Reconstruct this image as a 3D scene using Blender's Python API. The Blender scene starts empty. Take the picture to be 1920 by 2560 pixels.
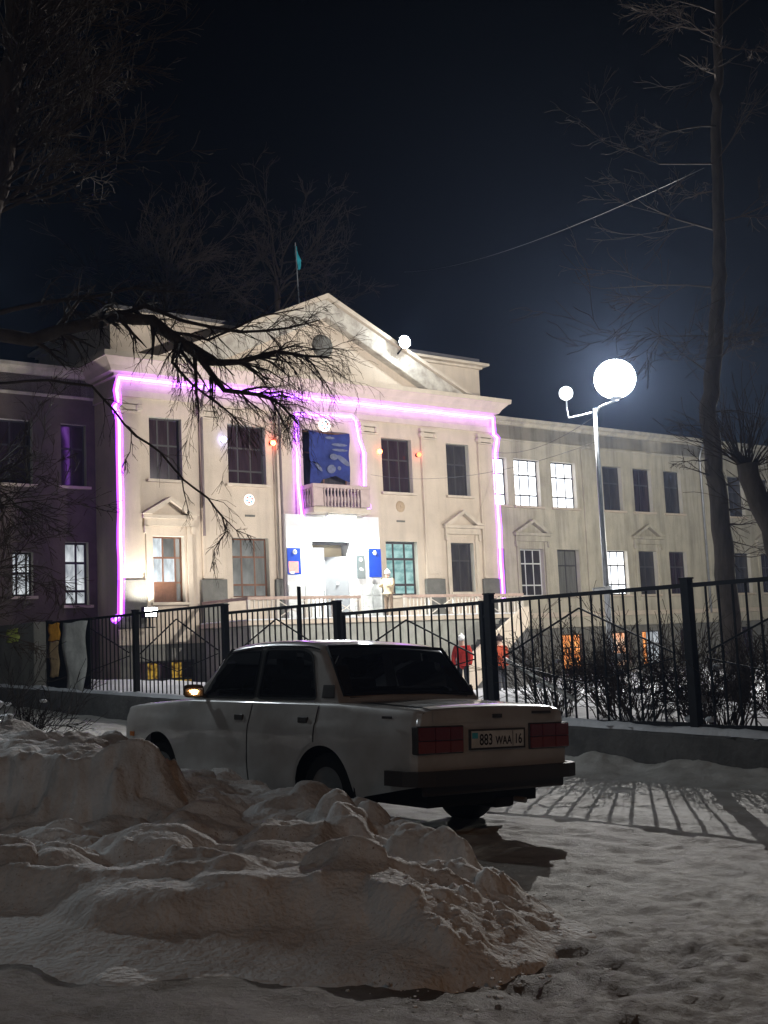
import bpy, bmesh, math, random
import numpy as np
from mathutils import Matrix, Vector

random.seed(7)
RNG = np.random.default_rng(11)
S = bpy.context.scene
C = S.collection
PI = math.pi

# ------------------------------------------------------------------ camera
F, PITCH, ROLL, CAMH = 2900.0, 0.114243, -0.045127, 1.38244
_fw = Vector((0, math.cos(PITCH), math.sin(PITCH)))
_up = Vector((0, -math.sin(PITCH), math.cos(PITCH)))
_rt = Vector((1, 0, 0))
cr, sr = math.cos(ROLL), math.sin(ROLL)
RT = cr * _rt + sr * _up
UP = -sr * _rt + cr * _up
CAM = Vector((0, 0, CAMH))
cam_d = bpy.data.cameras.new('camera')
cam_d.sensor_fit = 'VERTICAL'
cam_d.sensor_height = 36.0
cam_d.lens = 36.0 * F / 2560.0
cam_d.clip_end = 3000
cam = bpy.data.objects.new('camera', cam_d)
cam.matrix_world = Matrix(((RT.x, UP.x, -_fw.x, CAM.x), (RT.y, UP.y, -_fw.y, CAM.y), (RT.z, UP.z, -_fw.z, CAM.z), (0, 0, 0, 1)))
C.objects.link(cam)
S.camera = cam


def at(px, py, depth):
    """world point on the sight line of a photo pixel at a distance `depth` along Y"""
    d = RT * ((px - 960) / F) + UP * (-(py - 1280) / F) + _fw
    return CAM + d * (depth / d.y)


# ------------------------------------------------------------------ world, exposure
W = bpy.data.worlds.new('World')
S.world = W
W.use_nodes = True
nt = W.node_tree
bg = nt.nodes['Background']
sky = nt.nodes.new('ShaderNodeTexSky')
sky.sky_type = 'NISHITA'
sky.sun_disc = False
sky.sun_elevation = math.radians(-5.0)
sky.sun_rotation = math.radians(200)
nt.links.new(sky.outputs[0], bg.inputs[0])
bg.inputs[1].default_value = 0.05
S.view_settings.view_transform = 'Standard'
S.view_settings.look = 'None'
S.view_settings.exposure = 0.0
S.view_settings.gamma = 1.0
S.cycles.use_denoising = True
S.cycles.max_bounces = 4
S.cycles.diffuse_bounces = 2
S.cycles.glossy_bounces = 2
S.cycles.transparent_max_bounces = 12
S.cycles.volume_bounces = 0
S.cycles.sample_clamp_indirect = 4.0

# the moon: one very weak, cool sun
sun_d = bpy.data.lights.new('moon', 'SUN')
sun_d.energy = 0.010
sun_d.angle = math.radians(8)
sun_d.color = (0.75, 0.82, 1.0)
sun = bpy.data.objects.new('moon', sun_d)
sun.rotation_euler = (math.radians(35), 0, math.radians(-25))
C.objects.link(sun)

LAMP = Vector((6.40, 30.8, 8.25))          # street lamp in the school yard
SODIUM = Vector((5.2, -3.2, 7.2))          # assumed street lamp behind the photographer


def light(name, kind, loc, energy, color, **kw):
    d = bpy.data.lights.new(name, kind)
    d.energy = energy
    d.color = color
    for k, v in kw.items():
        setattr(d, k, v)
    o = bpy.data.objects.new(name, d)
    o.location = loc
    C.objects.link(o)
    return o


# ------------------------------------------------------------------ materials
MATS = {}


def mat(name, color, rough=0.7, spec=0.3, noise=0.0, nscale=6.0, bump=0.0, bscale=40.0, metal=0.0, coat=0.0,
        emit=None, estr=0.0, dark=None, detail=6.0, stretch=None, rvar=0.0, sss=0.0):
    if name in MATS:
        return MATS[name]
    m = bpy.data.materials.new(name)
    m.use_nodes = True
    n = m.node_tree.nodes
    l = m.node_tree.links
    b = n['Principled BSDF']
    b.inputs['Base Color'].default_value = (*color, 1)
    b.inputs['Roughness'].default_value = rough
    b.inputs['Specular IOR Level'].default_value = spec
    b.inputs['Metallic'].default_value = metal
    b.inputs['Coat Weight'].default_value = coat
    b.inputs['Coat Roughness'].default_value = 0.08
    if emit:
        b.inputs['Emission Color'].default_value = (*emit, 1)
        b.inputs['Emission Strength'].default_value = estr
    if noise > 0 or bump > 0 or rvar > 0:
        tc = n.new('ShaderNodeTexCoord')
        vec = tc.outputs['Object']
        if stretch:
            mp = n.new('ShaderNodeMapping')
            mp.inputs['Scale'].default_value = stretch
            l.new(vec, mp.inputs[0])
            vec = mp.outputs[0]
    if noise > 0 or rvar > 0:
        t = n.new('ShaderNodeTexNoise')
        t.inputs['Scale'].default_value = nscale
        t.inputs['Detail'].default_value = detail
        t.inputs['Roughness'].default_value = 0.62
        l.new(vec, t.inputs['Vector'])
        if noise > 0:
            rp = n.new('ShaderNodeValToRGB')
            rp.color_ramp.elements[0].position = 0.32
            rp.color_ramp.elements[1].position = 0.68
            dk = dark or tuple(c * (1 - noise) for c in color)
            rp.color_ramp.elements[0].color = (*dk, 1)
            rp.color_ramp.elements[1].color = (*color, 1)
            l.new(t.outputs[0], rp.inputs[0])
            l.new(rp.outputs[0], b.inputs['Base Color'])
        if rvar > 0:
            mr = n.new('ShaderNodeMapRange')
            mr.inputs[1].default_value = 0.35
            mr.inputs[2].default_value = 0.65
            mr.inputs[3].default_value = max(0.03, rough - rvar)
            mr.inputs[4].default_value = min(1, rough + rvar)
            l.new(t.outputs[0], mr.inputs[0])
            l.new(mr.outputs[0], b.inputs['Roughness'])
    if bump > 0:
        t2 = n.new('ShaderNodeTexNoise')
        t2.inputs['Scale'].default_value = bscale
        t2.inputs['Detail'].default_value = 5
        l.new(vec, t2.inputs['Vector'])
        bp = n.new('ShaderNodeBump')
        bp.inputs['Strength'].default_value = 1.0
        bp.inputs['Distance'].default_value = bump
        l.new(t2.outputs[0], bp.inputs['Height'])
        l.new(bp.outputs[0], b.inputs['Normal'])
    MATS[name] = m
    return m


def weather(m, scale, stretch, lo, hi, depth):
    """rain streaks and patched paint multiplied into a plaster colour"""
    n = m.node_tree.nodes
    l = m.node_tree.links
    b = n['Principled BSDF']
    src = b.inputs['Base Color'].links[0].from_socket
    tc = n.new('ShaderNodeTexCoord')
    mp = n.new('ShaderNodeMapping')
    mp.inputs['Scale'].default_value = stretch
    l.new(tc.outputs['Object'], mp.inputs[0])
    t = n.new('ShaderNodeTexNoise')
    t.inputs['Scale'].default_value = scale
    t.inputs['Detail'].default_value = 7
    t.inputs['Roughness'].default_value = .66
    l.new(mp.outputs[0], t.inputs[0])
    mr = n.new('ShaderNodeMapRange')
    mr.inputs[1].default_value = lo
    mr.inputs[2].default_value = hi
    mr.inputs[3].default_value = depth
    mr.inputs[4].default_value = 1.0
    l.new(t.outputs[0], mr.inputs[0])
    mx = n.new('ShaderNodeMix')
    mx.data_type = 'RGBA'
    mx.blend_type = 'MULTIPLY'
    mx.inputs['Factor'].default_value = 1.0
    l.new(src, mx.inputs['A'])
    l.new(mr.outputs[0], mx.inputs['B'])
    l.new(mx.outputs['Result'], b.inputs['Base Color'])


def glow(name, color, strength, clear=False):
    if name in MATS:
        return MATS[name]
    m = bpy.data.materials.new(name)
    m.use_nodes = True
    n = m.node_tree.nodes
    l = m.node_tree.links
    n.remove(n['Principled BSDF'])
    e = n.new('ShaderNodeEmission')
    e.inputs[0].default_value = (*color, 1)
    e.inputs[1].default_value = strength
    out = n['Material Output']
    if clear:
        t = n.new('ShaderNodeBsdfTransparent')
        a = n.new('ShaderNodeAddShader')
        l.new(t.outputs[0], a.inputs[0])
        l.new(e.outputs[0], a.inputs[1])
        l.new(a.outputs[0], out.inputs[0])
    else:
        l.new(e.outputs[0], out.inputs[0])
    MATS[name] = m
    return m


def room(name, color, strength, c2=None, scale=(3, 1, 3)):
    """a lit room seen through curtains: glowing, unevenly bright"""
    if name in MATS:
        return MATS[name]
    m = glow(name, color, strength)
    n = m.node_tree.nodes
    l = m.node_tree.links
    e = [x for x in n if x.type == 'EMISSION'][0]
    tc = n.new('ShaderNodeTexCoord')
    mp = n.new('ShaderNodeMapping')
    mp.inputs['Scale'].default_value = scale
    l.new(tc.outputs['Object'], mp.inputs[0])
    t = n.new('ShaderNodeTexNoise')
    t.inputs['Scale'].default_value = 1.6
    t.inputs['Detail'].default_value = 3
    l.new(mp.outputs[0], t.inputs[0])
    rp = n.new('ShaderNodeValToRGB')
    rp.color_ramp.elements[0].position = 0.38
    rp.color_ramp.elements[1].position = 0.62
    rp.color_ramp.elements[0].color = (*(c2 or tuple(x * .45 for x in color)), 1)
    rp.color_ramp.elements[1].color = (*color, 1)
    l.new(t.outputs[0], rp.inputs[0])
    l.new(rp.outputs[0], e.inputs[0])
    return m


M_plaster = mat('plaster_cream', (0.60, 0.495, 0.39), .85, .2, .16, 1.1, .012, 22)
M_plaster2 = mat('plaster_wing', (0.54, 0.49, 0.385), .88, .2, .22, .9, .012, 18)
M_trim = mat('plaster_trim', (0.60, 0.505, 0.40), .85, .2, .16, 2.0, .008, 25)
weather(M_plaster, 1.0, (2.2, 2.2, .22), .30, .52, .86)
weather(M_plaster2, 1.0, (2.2, 2.2, .25), .32, .56, .66)
weather(M_trim, 1.4, (1.2, 1.2, .5), .30, .50, .86)
M_dado = mat('dado_grey', (0.16, 0.15, 0.13), .85, .2, .3, 3.0, .01, 20)
M_base = mat('basement_wall', (0.20, 0.19, 0.165), .9, .2, .4, 2.0, .012, 20)
M_stone = mat('stone_tile', (0.55, 0.54, 0.52), .6, .3, .35, 5.0, .006, 30)
M_portal = mat('portal_white', (0.78, 0.77, 0.75), .7, .3, .1, 3.0, .004, 30)
M_roof = mat('roof_metal', (0.11, 0.10, 0.10), .5, .4, .3, 3.0)
M_snow = mat('snow', (0.78, 0.79, 0.82), .75, .25, .12, 2.5, .012, 60)
M_snowyard = mat('snow_yard', (0.70, 0.71, 0.74), .8, .2, .25, 1.2, .02, 14)
M_winframe = mat('window_frame_dark', (0.045, 0.04, 0.04), .6)
M_winbrown = mat('window_frame_brown', (0.17, 0.075, 0.04), .6, .3, .3, 8)
M_winwhite = mat('window_frame_white', (0.6, 0.6, 0.58), .6)
M_darkpane = mat('pane_dark', (0.044, 0.026, 0.032), .12, .5, .6, 1.6, stretch=(5, 1, .35))
M_darkpane2 = mat('pane_dark_grey', (0.060, 0.053, 0.054), .15, .5, .6, 1.3, stretch=(4, 1, .5))
M_greypane = mat('pane_curtain', (0.17, 0.165, 0.15), .25, .5, .4, 2.0, stretch=(6, 1, .3))
M_reveal = mat('reveal', (0.58, 0.54, 0.46), .85, .2, .15, 2.0)
M_iron = mat('black_iron', (0.009, 0.009, 0.010), .6, .2, .4, 9, .002, 60)
M_metal = mat('galvanised', (0.42, 0.43, 0.44), .45, .5, .25, 5, metal=.6)
M_concrete = mat('concrete', (0.13, 0.125, 0.12), .9, .2, .4, 3, .02, 15)
M_rail = mat('rail_paint', (0.50, 0.36, 0.29), .75, .3, .3, 5, .004, 30)
M_bark = mat('bark', (0.10, 0.072, 0.055), .9, .15, .5, 6, .02, 25, stretch=(1, 1, .3))
M_barkdark = mat('bark_dark', (0.035, 0.028, 0.026), .9, .1, .4, 8, .01, 30)
M_barkgrey = mat('bark_grey', (0.13, 0.105, 0.085), .9, .15, .5, 5, .02, 22, stretch=(1, 1, .25))
M_twig = mat('twig', (0.055, 0.038, 0.028), .85, .15)

# ------------------------------------------------------------------ mesh helpers
class MB:
    def __init__(self):
        self.v = []
        self.f = []

    def add(self, vs, fs):
        o = len(self.v)
        self.v += [tuple(p) for p in vs]
        self.f += [tuple(i + o for i in f) for f in fs]
        return self

    def box(self, x0, x1, y0, y1, z0, z1):
        if x0 > x1: x0, x1 = x1, x0
        if y0 > y1: y0, y1 = y1, y0
        if z0 > z1: z0, z1 = z1, z0
        return self.add([(x0, y0, z0), (x1, y0, z0), (x1, y1, z0), (x0, y1, z0), (x0, y0, z1), (x1, y0, z1), (x1, y1, z1), (x0, y1, z1)],
                        [(0, 3, 2, 1), (4, 5, 6, 7), (0, 1, 5, 4), (1, 2, 6, 5), (2, 3, 7, 6), (3, 0, 4, 7)])

    def prism(self, poly, y0, y1):
        """polygon in (x, z), extruded along y"""
        n = len(poly)
        vs = [(p[0], y0, p[1]) for p in poly] + [(p[0], y1, p[1]) for p in poly]
        fs = [tuple(range(n)), tuple(range(2 * n - 1, n - 1, -1))]
        fs += [(i, i + n, (i + 1) % n + n, (i + 1) % n) for i in range(n)]
        return self.add(vs, fs)

    def tube(self, pts, radii, sides=6, caps=True):
        pts = [Vector(p) for p in pts]
        if not isinstance(radii, (list, tuple, np.ndarray)):
            radii = [radii] * len(pts)
        vs, fs = [], []
        prev = None
        for i, p in enumerate(pts):
            d = (pts[min(i + 1, len(pts) - 1)] - pts[max(i - 1, 0)])
            if d.length < 1e-9:
                d = Vector((0, 0, 1))
            d.normalize()
            if prev is None:
                a = d.orthogonal().normalized()
            else:
                a = prev - d * prev.dot(d)
                if a.length < 1e-6:
                    a = d.orthogonal()
                a.normalize()
            prev = a
            b = d.cross(a)
            for k in range(sides):
                t = 2 * PI * k / sides
                vs.append(p + (a * math.cos(t) + b * math.sin(t)) * radii[i])
        for i in range(len(pts) - 1):
            for k in range(sides):
                k2 = (k + 1) % sides
                fs.append((i * sides + k, i * sides + k2, (i + 1) * sides + k2, (i + 1) * sides + k))
        if caps:
            fs.append(tuple(range(sides - 1, -1, -1)))
            m = (len(pts) - 1) * sides
            fs.append(tuple(m + k for k in range(sides)))
        return self.add(vs, fs)

    def lathe(self, prof, seg=24, axis='z', center=(0, 0, 0)):
        """profile of (r, h) turned about an axis"""
        vs, fs = [], []
        cx, cy, cz = center
        for r, h in prof:
            for k in range(seg):
                t = 2 * PI * k / seg
                a, b = r * math.cos(t), r * math.sin(t)
                if axis == 'z':
                    vs.append((cx + a, cy + b, cz + h))
                elif axis == 'y':
                    vs.append((cx + a, cy + h, cz + b))
                else:
                    vs.append((cx + h, cy + a, cz + b))
        for i in range(len(prof) - 1):
            for k in range(seg):
                k2 = (k + 1) % seg
                fs.append((i * seg + k, i * seg + k2, (i + 1) * seg + k2, (i + 1) * seg + k))
        return self.add(vs, fs)

    def sphere(self, c, r, seg=16, rings=10, sx=1, sy=1, sz=1):
        vs, fs = [], []
        for i in range(rings + 1):
            p = PI * i / rings
            for k in range(seg):
                t = 2 * PI * k / seg
                vs.append((c[0] + r * sx * math.sin(p) * math.cos(t), c[1] + r * sy * math.sin(p) * math.sin(t), c[2] + r * sz * math.cos(p)))
        for i in range(rings):
            for k in range(seg):
                k2 = (k + 1) % seg
                fs.append((i * seg + k, (i + 1) * seg + k, (i + 1) * seg + k2, i * seg + k2))
        return self.add(vs, fs)

    def grid(self, P):
        """P: rows x cols x 3"""
        P = np.asarray(P)
        r, c = P.shape[:2]
        vs = P.reshape(-1, 3)
        fs = [(i * c + j, i * c + j + 1, (i + 1) * c + j + 1, (i + 1) * c + j) for i in range(r - 1) for j in range(c - 1)]
        return self.add(vs.tolist(), fs)

    def mesh(self, name):
        me = bpy.data.meshes.new(name)
        me.from_pydata(self.v, [], self.f)
        me.update()
        return me

    def build(self, name, m=None, parent=None, smooth=False, mw=None, bevel=0.0, kind=None, fix=True):
        me = self.mesh(name)
        if fix and len(self.f) < 60000:
            bm = bmesh.new()
            bm.from_mesh(me)
            bmesh.ops.recalc_face_normals(bm, faces=bm.faces)
            bm.to_mesh(me)
            bm.free()
        return link(name, me, m, parent, smooth, mw, bevel, kind)


def link(name, me, m=None, parent=None, smooth=False, mw=None, bevel=0.0, kind=None):
    o = bpy.data.objects.new(name, me)
    if m and not me.materials:
        me.materials.append(m)
    if smooth:
        me.shade_smooth()
    C.objects.link(o)
    if parent is not None:
        o.parent = parent
    if mw is not None:
        o.matrix_world = mw
    if bevel > 0:
        bv = o.modifiers.new('bevel', 'BEVEL')
        bv.width = bevel
        bv.segments = 2
        bv.limit_method = 'ANGLE'
    if kind:
        o['kind'] = kind
    return o


def tag(o, label, cat, group=None):
    o['label'] = label
    o['category'] = cat
    if group:
        o['group'] = group
    return o


def empty(name, mw=None, loc=None):
    o = bpy.data.objects.new(name, None)
    o.empty_display_size = .2
    C.objects.link(o)
    if mw is not None:
        o.matrix_world = mw
    if loc is not None:
        o.location = loc
    return o


def rot(loc, rz):
    return Matrix.Translation(loc) @ Matrix.Rotation(rz, 4, 'Z')


# numpy value noise ---------------------------------------------------
def vnoise(x, y, seed=0):
    xi = np.floor(x).astype(np.int64)
    yi = np.floor(y).astype(np.int64)
    xf = x - xi
    yf = y - yi
    u = xf * xf * xf * (xf * (xf * 6 - 15) + 10)
    w = yf * yf * yf * (yf * (yf * 6 - 15) + 10)

    def h(a, b):
        n = (a * 374761393 + b * 668265263 + seed * 1442695041) & 0xffffffff
        n = ((n ^ (n >> 13)) * 1274126177) & 0xffffffff
        n = n ^ (n >> 16)
        return (n & 0xffff) / 65535.0
    return (h(xi, yi) * (1 - u) + h(xi + 1, yi) * u) * (1 - w) + (h(xi, yi + 1) * (1 - u) + h(xi + 1, yi + 1) * u) * w


def fbm(x, y, oct=5, seed=0, gain=.5):
    a, s, t = 1.0, 0.0, 0.0
    for k in range(oct):
        s = s + a * vnoise(x * 2 ** k + 17.3 * k, y * 2 ** k - 9.1 * k, seed + k)
        t += a
        a *= gain
    return s / t


def worley(x, y, seed):
    """distance to the nearest feature point of a jittered grid, and that point's own random value"""
    xi, yi = np.floor(x), np.floor(y)
    best = np.full(x.shape, 9.0)
    val = np.zeros(x.shape)
    for ox in (-1, 0, 1):
        for oy in (-1, 0, 1):
            cx, cy = xi + ox, yi + oy
            px = cx + .5 + .8 * (vnoise(cx + .001, cy + .001, seed) - .5)
            py = cy + .5 + .8 * (vnoise(cx + .001, cy + .001, seed + 5) - .5)
            d = np.sqrt((x - px) ** 2 + (y - py) ** 2)
            k = d < best
            best = np.where(k, d, best)
            val = np.where(k, vnoise(cx + .001, cy + .001, seed + 9), val)
    return best, val


def sst(a, b, x):
    t = np.clip((x - a) / (b - a), 0, 1)
    return t * t * (3 - 2 * t)


# ------------------------------------------------------------------ ground
GX, GY, CARX, CARY = -0.044866, -0.029081, 0.0383, 9.1077
FA = Vector((3.45, 13.585, 0))                        # right-hand gate post of the fence line
FD = Vector((-0.64663, 0.76281, 0))                   # along the fence, away to the left
FN = Vector((0.76281, 0.64663, 0))                    # through the fence, into the yard


def fence_uv(x, y):
    dx, dy = x - FA.x, y - FA.y
    return dx * FD.x + dy * FD.y, dx * FN.x + dy * FN.y


def fence_base(a):
    return 0.22 + .028 * np.clip(a, -2, 20)


def street_z(x, y):
    a, c = fence_uv(x, y)
    z = GX * (x - CARX) + GY * (y - CARY)
    return z + .032 * np.clip(a - 3, 0, 20) + .012 * np.clip(-a - 4, 0, 40)


def snow_ground_mat():
    m = bpy.data.materials.new('packed_snow')
    m.use_nodes = True
    n = m.node_tree.nodes
    l = m.node_tree.links
    b = n['Principled BSDF']
    tc = n.new('ShaderNodeTexCoord')
    t = n.new('ShaderNodeTexNoise')
    t.inputs['Scale'].default_value = 1.7
    t.inputs['Detail'].default_value = 10
    t.inputs['Roughness'].default_value = .68
    l.new(tc.outputs['Object'], t.inputs[0])
    rp = n.new('ShaderNodeValToRGB')
    e = rp.color_ramp.elements
    e[0].position = .25
    e[0].color = (.33, .30, .265, 1)
    e[1].position = .75
    e[1].color = (.70, .685, .655, 1)
    l.new(t.outputs[0], rp.inputs[0])
    # browner near the viewpoint: slush dirt, with dim lamplight and shade painted in
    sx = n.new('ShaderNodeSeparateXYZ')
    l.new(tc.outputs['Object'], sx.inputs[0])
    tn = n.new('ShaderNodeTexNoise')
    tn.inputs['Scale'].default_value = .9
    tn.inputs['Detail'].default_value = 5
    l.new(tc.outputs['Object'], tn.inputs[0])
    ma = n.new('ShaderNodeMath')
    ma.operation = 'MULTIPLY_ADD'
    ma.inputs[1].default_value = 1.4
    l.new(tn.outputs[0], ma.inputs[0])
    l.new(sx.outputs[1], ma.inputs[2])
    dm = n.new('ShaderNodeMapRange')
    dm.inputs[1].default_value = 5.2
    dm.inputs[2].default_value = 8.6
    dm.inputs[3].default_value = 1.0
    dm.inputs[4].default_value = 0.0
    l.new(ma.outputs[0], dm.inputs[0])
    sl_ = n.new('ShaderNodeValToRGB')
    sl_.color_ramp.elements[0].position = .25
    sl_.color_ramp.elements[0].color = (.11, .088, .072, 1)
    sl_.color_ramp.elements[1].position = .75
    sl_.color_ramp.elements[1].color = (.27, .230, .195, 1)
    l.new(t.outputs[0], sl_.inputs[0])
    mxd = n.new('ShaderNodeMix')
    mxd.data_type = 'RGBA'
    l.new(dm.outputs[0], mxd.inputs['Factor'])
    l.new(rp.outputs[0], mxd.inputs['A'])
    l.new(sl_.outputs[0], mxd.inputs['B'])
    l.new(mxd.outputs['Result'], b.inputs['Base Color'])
    t3 = n.new('ShaderNodeTexNoise')
    t3.inputs['Scale'].default_value = 14
    t3.inputs['Detail'].default_value = 8
    l.new(tc.outputs['Object'], t3.inputs[0])
    mr = n.new('ShaderNodeMapRange')
    mr.inputs[1].default_value = .45
    mr.inputs[2].default_value = .62
    mr.inputs[3].default_value = .62
    mr.inputs[4].default_value = .74
    l.new(t3.outputs[0], mr.inputs[0])
    l.new(mr.outputs[0], b.inputs['Roughness'])
    b.inputs['Specular IOR Level'].default_value = .18
    t2 = n.new('ShaderNodeTexNoise')
    t2.inputs['Scale'].default_value = 34
    t2.inputs['Detail'].default_value = 8
    t2.inputs['Roughness'].default_value = .7
    l.new(tc.outputs['Object'], t2.inputs[0])
    bp = n.new('ShaderNodeBump')
    bp.inputs['Distance'].default_value = .022
    bp.inputs['Strength'].default_value = .8
    l.new(t2.outputs[0], bp.inputs['Height'])
    l.new(bp.outputs[0], b.inputs['Normal'])
    return m


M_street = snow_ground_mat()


def heightfield(name, xs, ys, zf, m, kind='structure', keep=None):
    X, Y = np.meshgrid(xs, ys)
    Z = zf(X, Y)
    r, c = X.shape
    V = np.stack([X, Y, Z], -1).reshape(-1, 3)
    idx = np.arange(r * c).reshape(r, c)
    q = np.stack([idx[:-1, :-1], idx[:-1, 1:], idx[1:, 1:], idx[1:, :-1]], -1).reshape(-1, 4)
    if keep is not None:
        K = keep(X, Y).reshape(-1)
        q = q[K[q].any(1)]
    me = bpy.data.meshes.new(name)
    me.vertices.add(len(V))
    me.vertices.foreach_set('co', V.astype(np.float32).ravel())
    me.loops.add(q.size)
    me.loops.foreach_set('vertex_index', q.astype(np.int32).ravel())
    me.polygons.add(len(q))
    me.polygons.foreach_set('loop_start', np.arange(0, q.size, 4, dtype=np.int32))
    me.polygons.foreach_set('loop_total', np.full(len(q), 4, np.int32))
    me.update(calc_edges=True)
    me.shade_smooth()
    o = link(name, me, m)
    if kind:
        o['kind'] = kind
    return o


def street_surface(x, y):
    a, c = fence_uv(x, y)
    z = street_z(x, y)
    # lumpy packed snow, wheel ruts running along the street
    z = z + (fbm(x * 1.3, y * 1.3, 2, 3) - .5) * .035 + (fbm(x * 9, y * 14, 4, 9, .8) - .5) * .007
    rut = np.sin(c * 4.3 + (fbm(a * .5, c * .5, 2, 5) - .5) * 3)
    z = z - .008 * rut * sst(-1.0, -2.2, c)
    # tyre tracks along the street, boot dents, and rough frozen rubble near the heap
    z = z + (fbm(a * .8 + 2, c * 5.5, 4, 61, .55) - .5) * .045 * sst(-.9, -1.8, c)
    dd, vv = worley(x * 3.3, y * 4.0, 77)
    z = z - .016 * sst(.45, .7, vv) * np.clip(1 - (dd / .42) ** 2, 0, 1)
    rub = sst(6.6, 5.0, y + .5 * (fbm(x * 2, y * 2, 2, 12) - .5)) * sst(-.2, .6, x)
    z = z + rub * ((fbm(x * 14, y * 14, 3, 83, .6) - .5) * .045 + (fbm(x * 3, y * 3, 2, 84) - .5) * .05)
    # ploughed ridge at the foot of the wall
    n1 = fbm(a * 1.7, c * 2.0, 5, 21)
    z = z + sst(-1.0, -.1, c) * (.05 + .26 * n1) + sst(-.75, -.2, c) * sst(4, 9, a) * (.10 + .35 * n1)
    return z


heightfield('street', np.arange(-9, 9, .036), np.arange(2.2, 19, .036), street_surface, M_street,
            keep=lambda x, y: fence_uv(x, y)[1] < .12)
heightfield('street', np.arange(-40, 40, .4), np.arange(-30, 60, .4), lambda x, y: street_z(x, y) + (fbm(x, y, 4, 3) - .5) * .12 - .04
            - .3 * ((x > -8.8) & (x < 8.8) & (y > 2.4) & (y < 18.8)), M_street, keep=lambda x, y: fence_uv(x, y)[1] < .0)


def yard_z(x, y):
    a, c = fence_uv(x, y)
    t = sst(1.0, 16.0, c)
    z = (fence_base(a) + .02) * (1 - t) + (-.32) * t
    return z + (fbm(x * .9, y * .9, 4, 33) - .5) * .22 + (fbm(x * 4, y * 4, 4, 41, .6) - .5) * .08


heightfield('yard', np.arange(-50, 60, .22), np.arange(-20, 75, .22), yard_z, M_snowyard, keep=lambda x, y: (fence_uv(x, y)[1] > .1))
gb = MB().add([(-900, -900, -2.2), (900, -900, -2.2), (900, 1800, -2.2), (-900, 1800, -2.2)], [(0, 1, 2, 3)])
gb.build('ground', M_snowyard, kind='structure')

# ------------------------------------------------------------------ the school
FY = 0.652561
BM = rot((-2.07259, 43.05635, 0), FY)     # local x along the facade, local -y towards the street, z up
BMI = BM.inverted()
WS = 1.8                                  # wings stand back this far
root = empty('school_building', BM)
tag(root, 'cream two storey school with columns, triangular pediment and a raised terrace', 'building')


def wall_sheet(mb, s0, s1, z0, z1, y, holes):
    xs = sorted(set([s0, s1] + [v for h in holes for v in (h[0], h[1]) if s0 < v < s1]))
    zs = sorted(set([z0, z1] + [v for h in holes for v in (h[2], h[3]) if z0 < v < z1]))
    ix = {}

    def vid(i, j):
        if (i, j) not in ix:
            ix[(i, j)] = len(mb.v)
            mb.v.append((xs[i], y, zs[j]))
        return ix[(i, j)]
    for i in range(len(xs) - 1):
        for j in range(len(zs) - 1):
            cx, cz = (xs[i] + xs[i + 1]) / 2, (zs[j] + zs[j + 1]) / 2
            if any(h[0] < cx < h[1] and h[2] < cz < h[3] for h in holes):
                continue
            mb.f.append((vid(i, j), vid(i + 1, j), vid(i + 1, j + 1), vid(i, j + 1)))


PANE_CACHE = {}


def window(s0, s1, z0, z1, y, pane, frame, cols=(1, 1, 1), rows=(1, 1), depth=.26, bar=.055, sill=True, special=None, reveal=None):
    """opening with reveals; frame, panes and sill hang from it"""
    mb = MB()
    yb = y + depth + .06
    mb.add([(s0, y, z0), (s0, yb, z0), (s0, yb, z1), (s0, y, z1), (s1, y, z0), (s1, yb, z0), (s1, yb, z1), (s1, y, z1)],
           [(0, 1, 2, 3), (4, 7, 6, 5), (3, 2, 6, 7), (0, 4, 5, 1), (1, 5, 6, 2)])
    w = mb.build('window', reveal or M_reveal, root, fix=False)
    fb = MB()
    yf = y + depth
    sw, sh = s1 - s0, z1 - z0
    cx = np.cumsum([0] + list(cols)) / sum(cols)
    rz = np.cumsum([0] + list(rows)) / sum(rows)
    fb.box(s0 + .002, s0 + bar, yf - .05, yf, z0 + .002, z1 - .002)
    fb.box(s1 - bar, s1 - .002, yf - .05, yf, z0 + .002, z1 - .002)
    fb.box(s0 + bar, s1 - bar, yf - .05, yf, z0 + .002, z0 + bar)
    fb.box(s0 + bar, s1 - bar, yf - .05, yf, z1 - bar, z1 - .002)
    for c in cx[1:-1]:
        fb.box(s0 + sw * c - bar * .5, s0 + sw * c + bar * .5, yf - .04, yf - .004, z0 + bar, z1 - bar)
    for r in rz[1:-1]:
        fb.box(s0 + bar, s1 - bar, yf - .044, yf - .008, z0 + sh * r - bar * .55, z0 + sh * r + bar * .55)
    fb.build('frame', frame, w)
    for i in range(len(cols)):
        for j in range(len(rows)):
            m = pane
            if special and (i, j) in special:
                m = special[(i, j)]
            pw, ph = sw * (cx[i + 1] - cx[i]) + .004, sh * (rz[j + 1] - rz[j]) + .004
            key = (round(pw, 3), round(ph, 3), m.name)
            if key not in PANE_CACHE:
                PANE_CACHE[key] = MB().box(-pw / 2, pw / 2, 0, .012, -ph / 2, ph / 2).mesh('pane')
                PANE_CACHE[key].materials.append(m)
            p = link('pane', PANE_CACHE[key], None, w)
            p.location = (s0 + sw * (cx[i] + cx[i + 1]) / 2, yf - .03 + .002 * ((i + j) % 2), z0 + sh * (rz[j] + rz[j + 1]) / 2)
    if sill:
        MB().box(s0 - .12, s1 + .12, y - .13, y + .02, z0 - .10, z0 - .003).build('sill', M_trim, w, bevel=.012)
    return w


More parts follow.
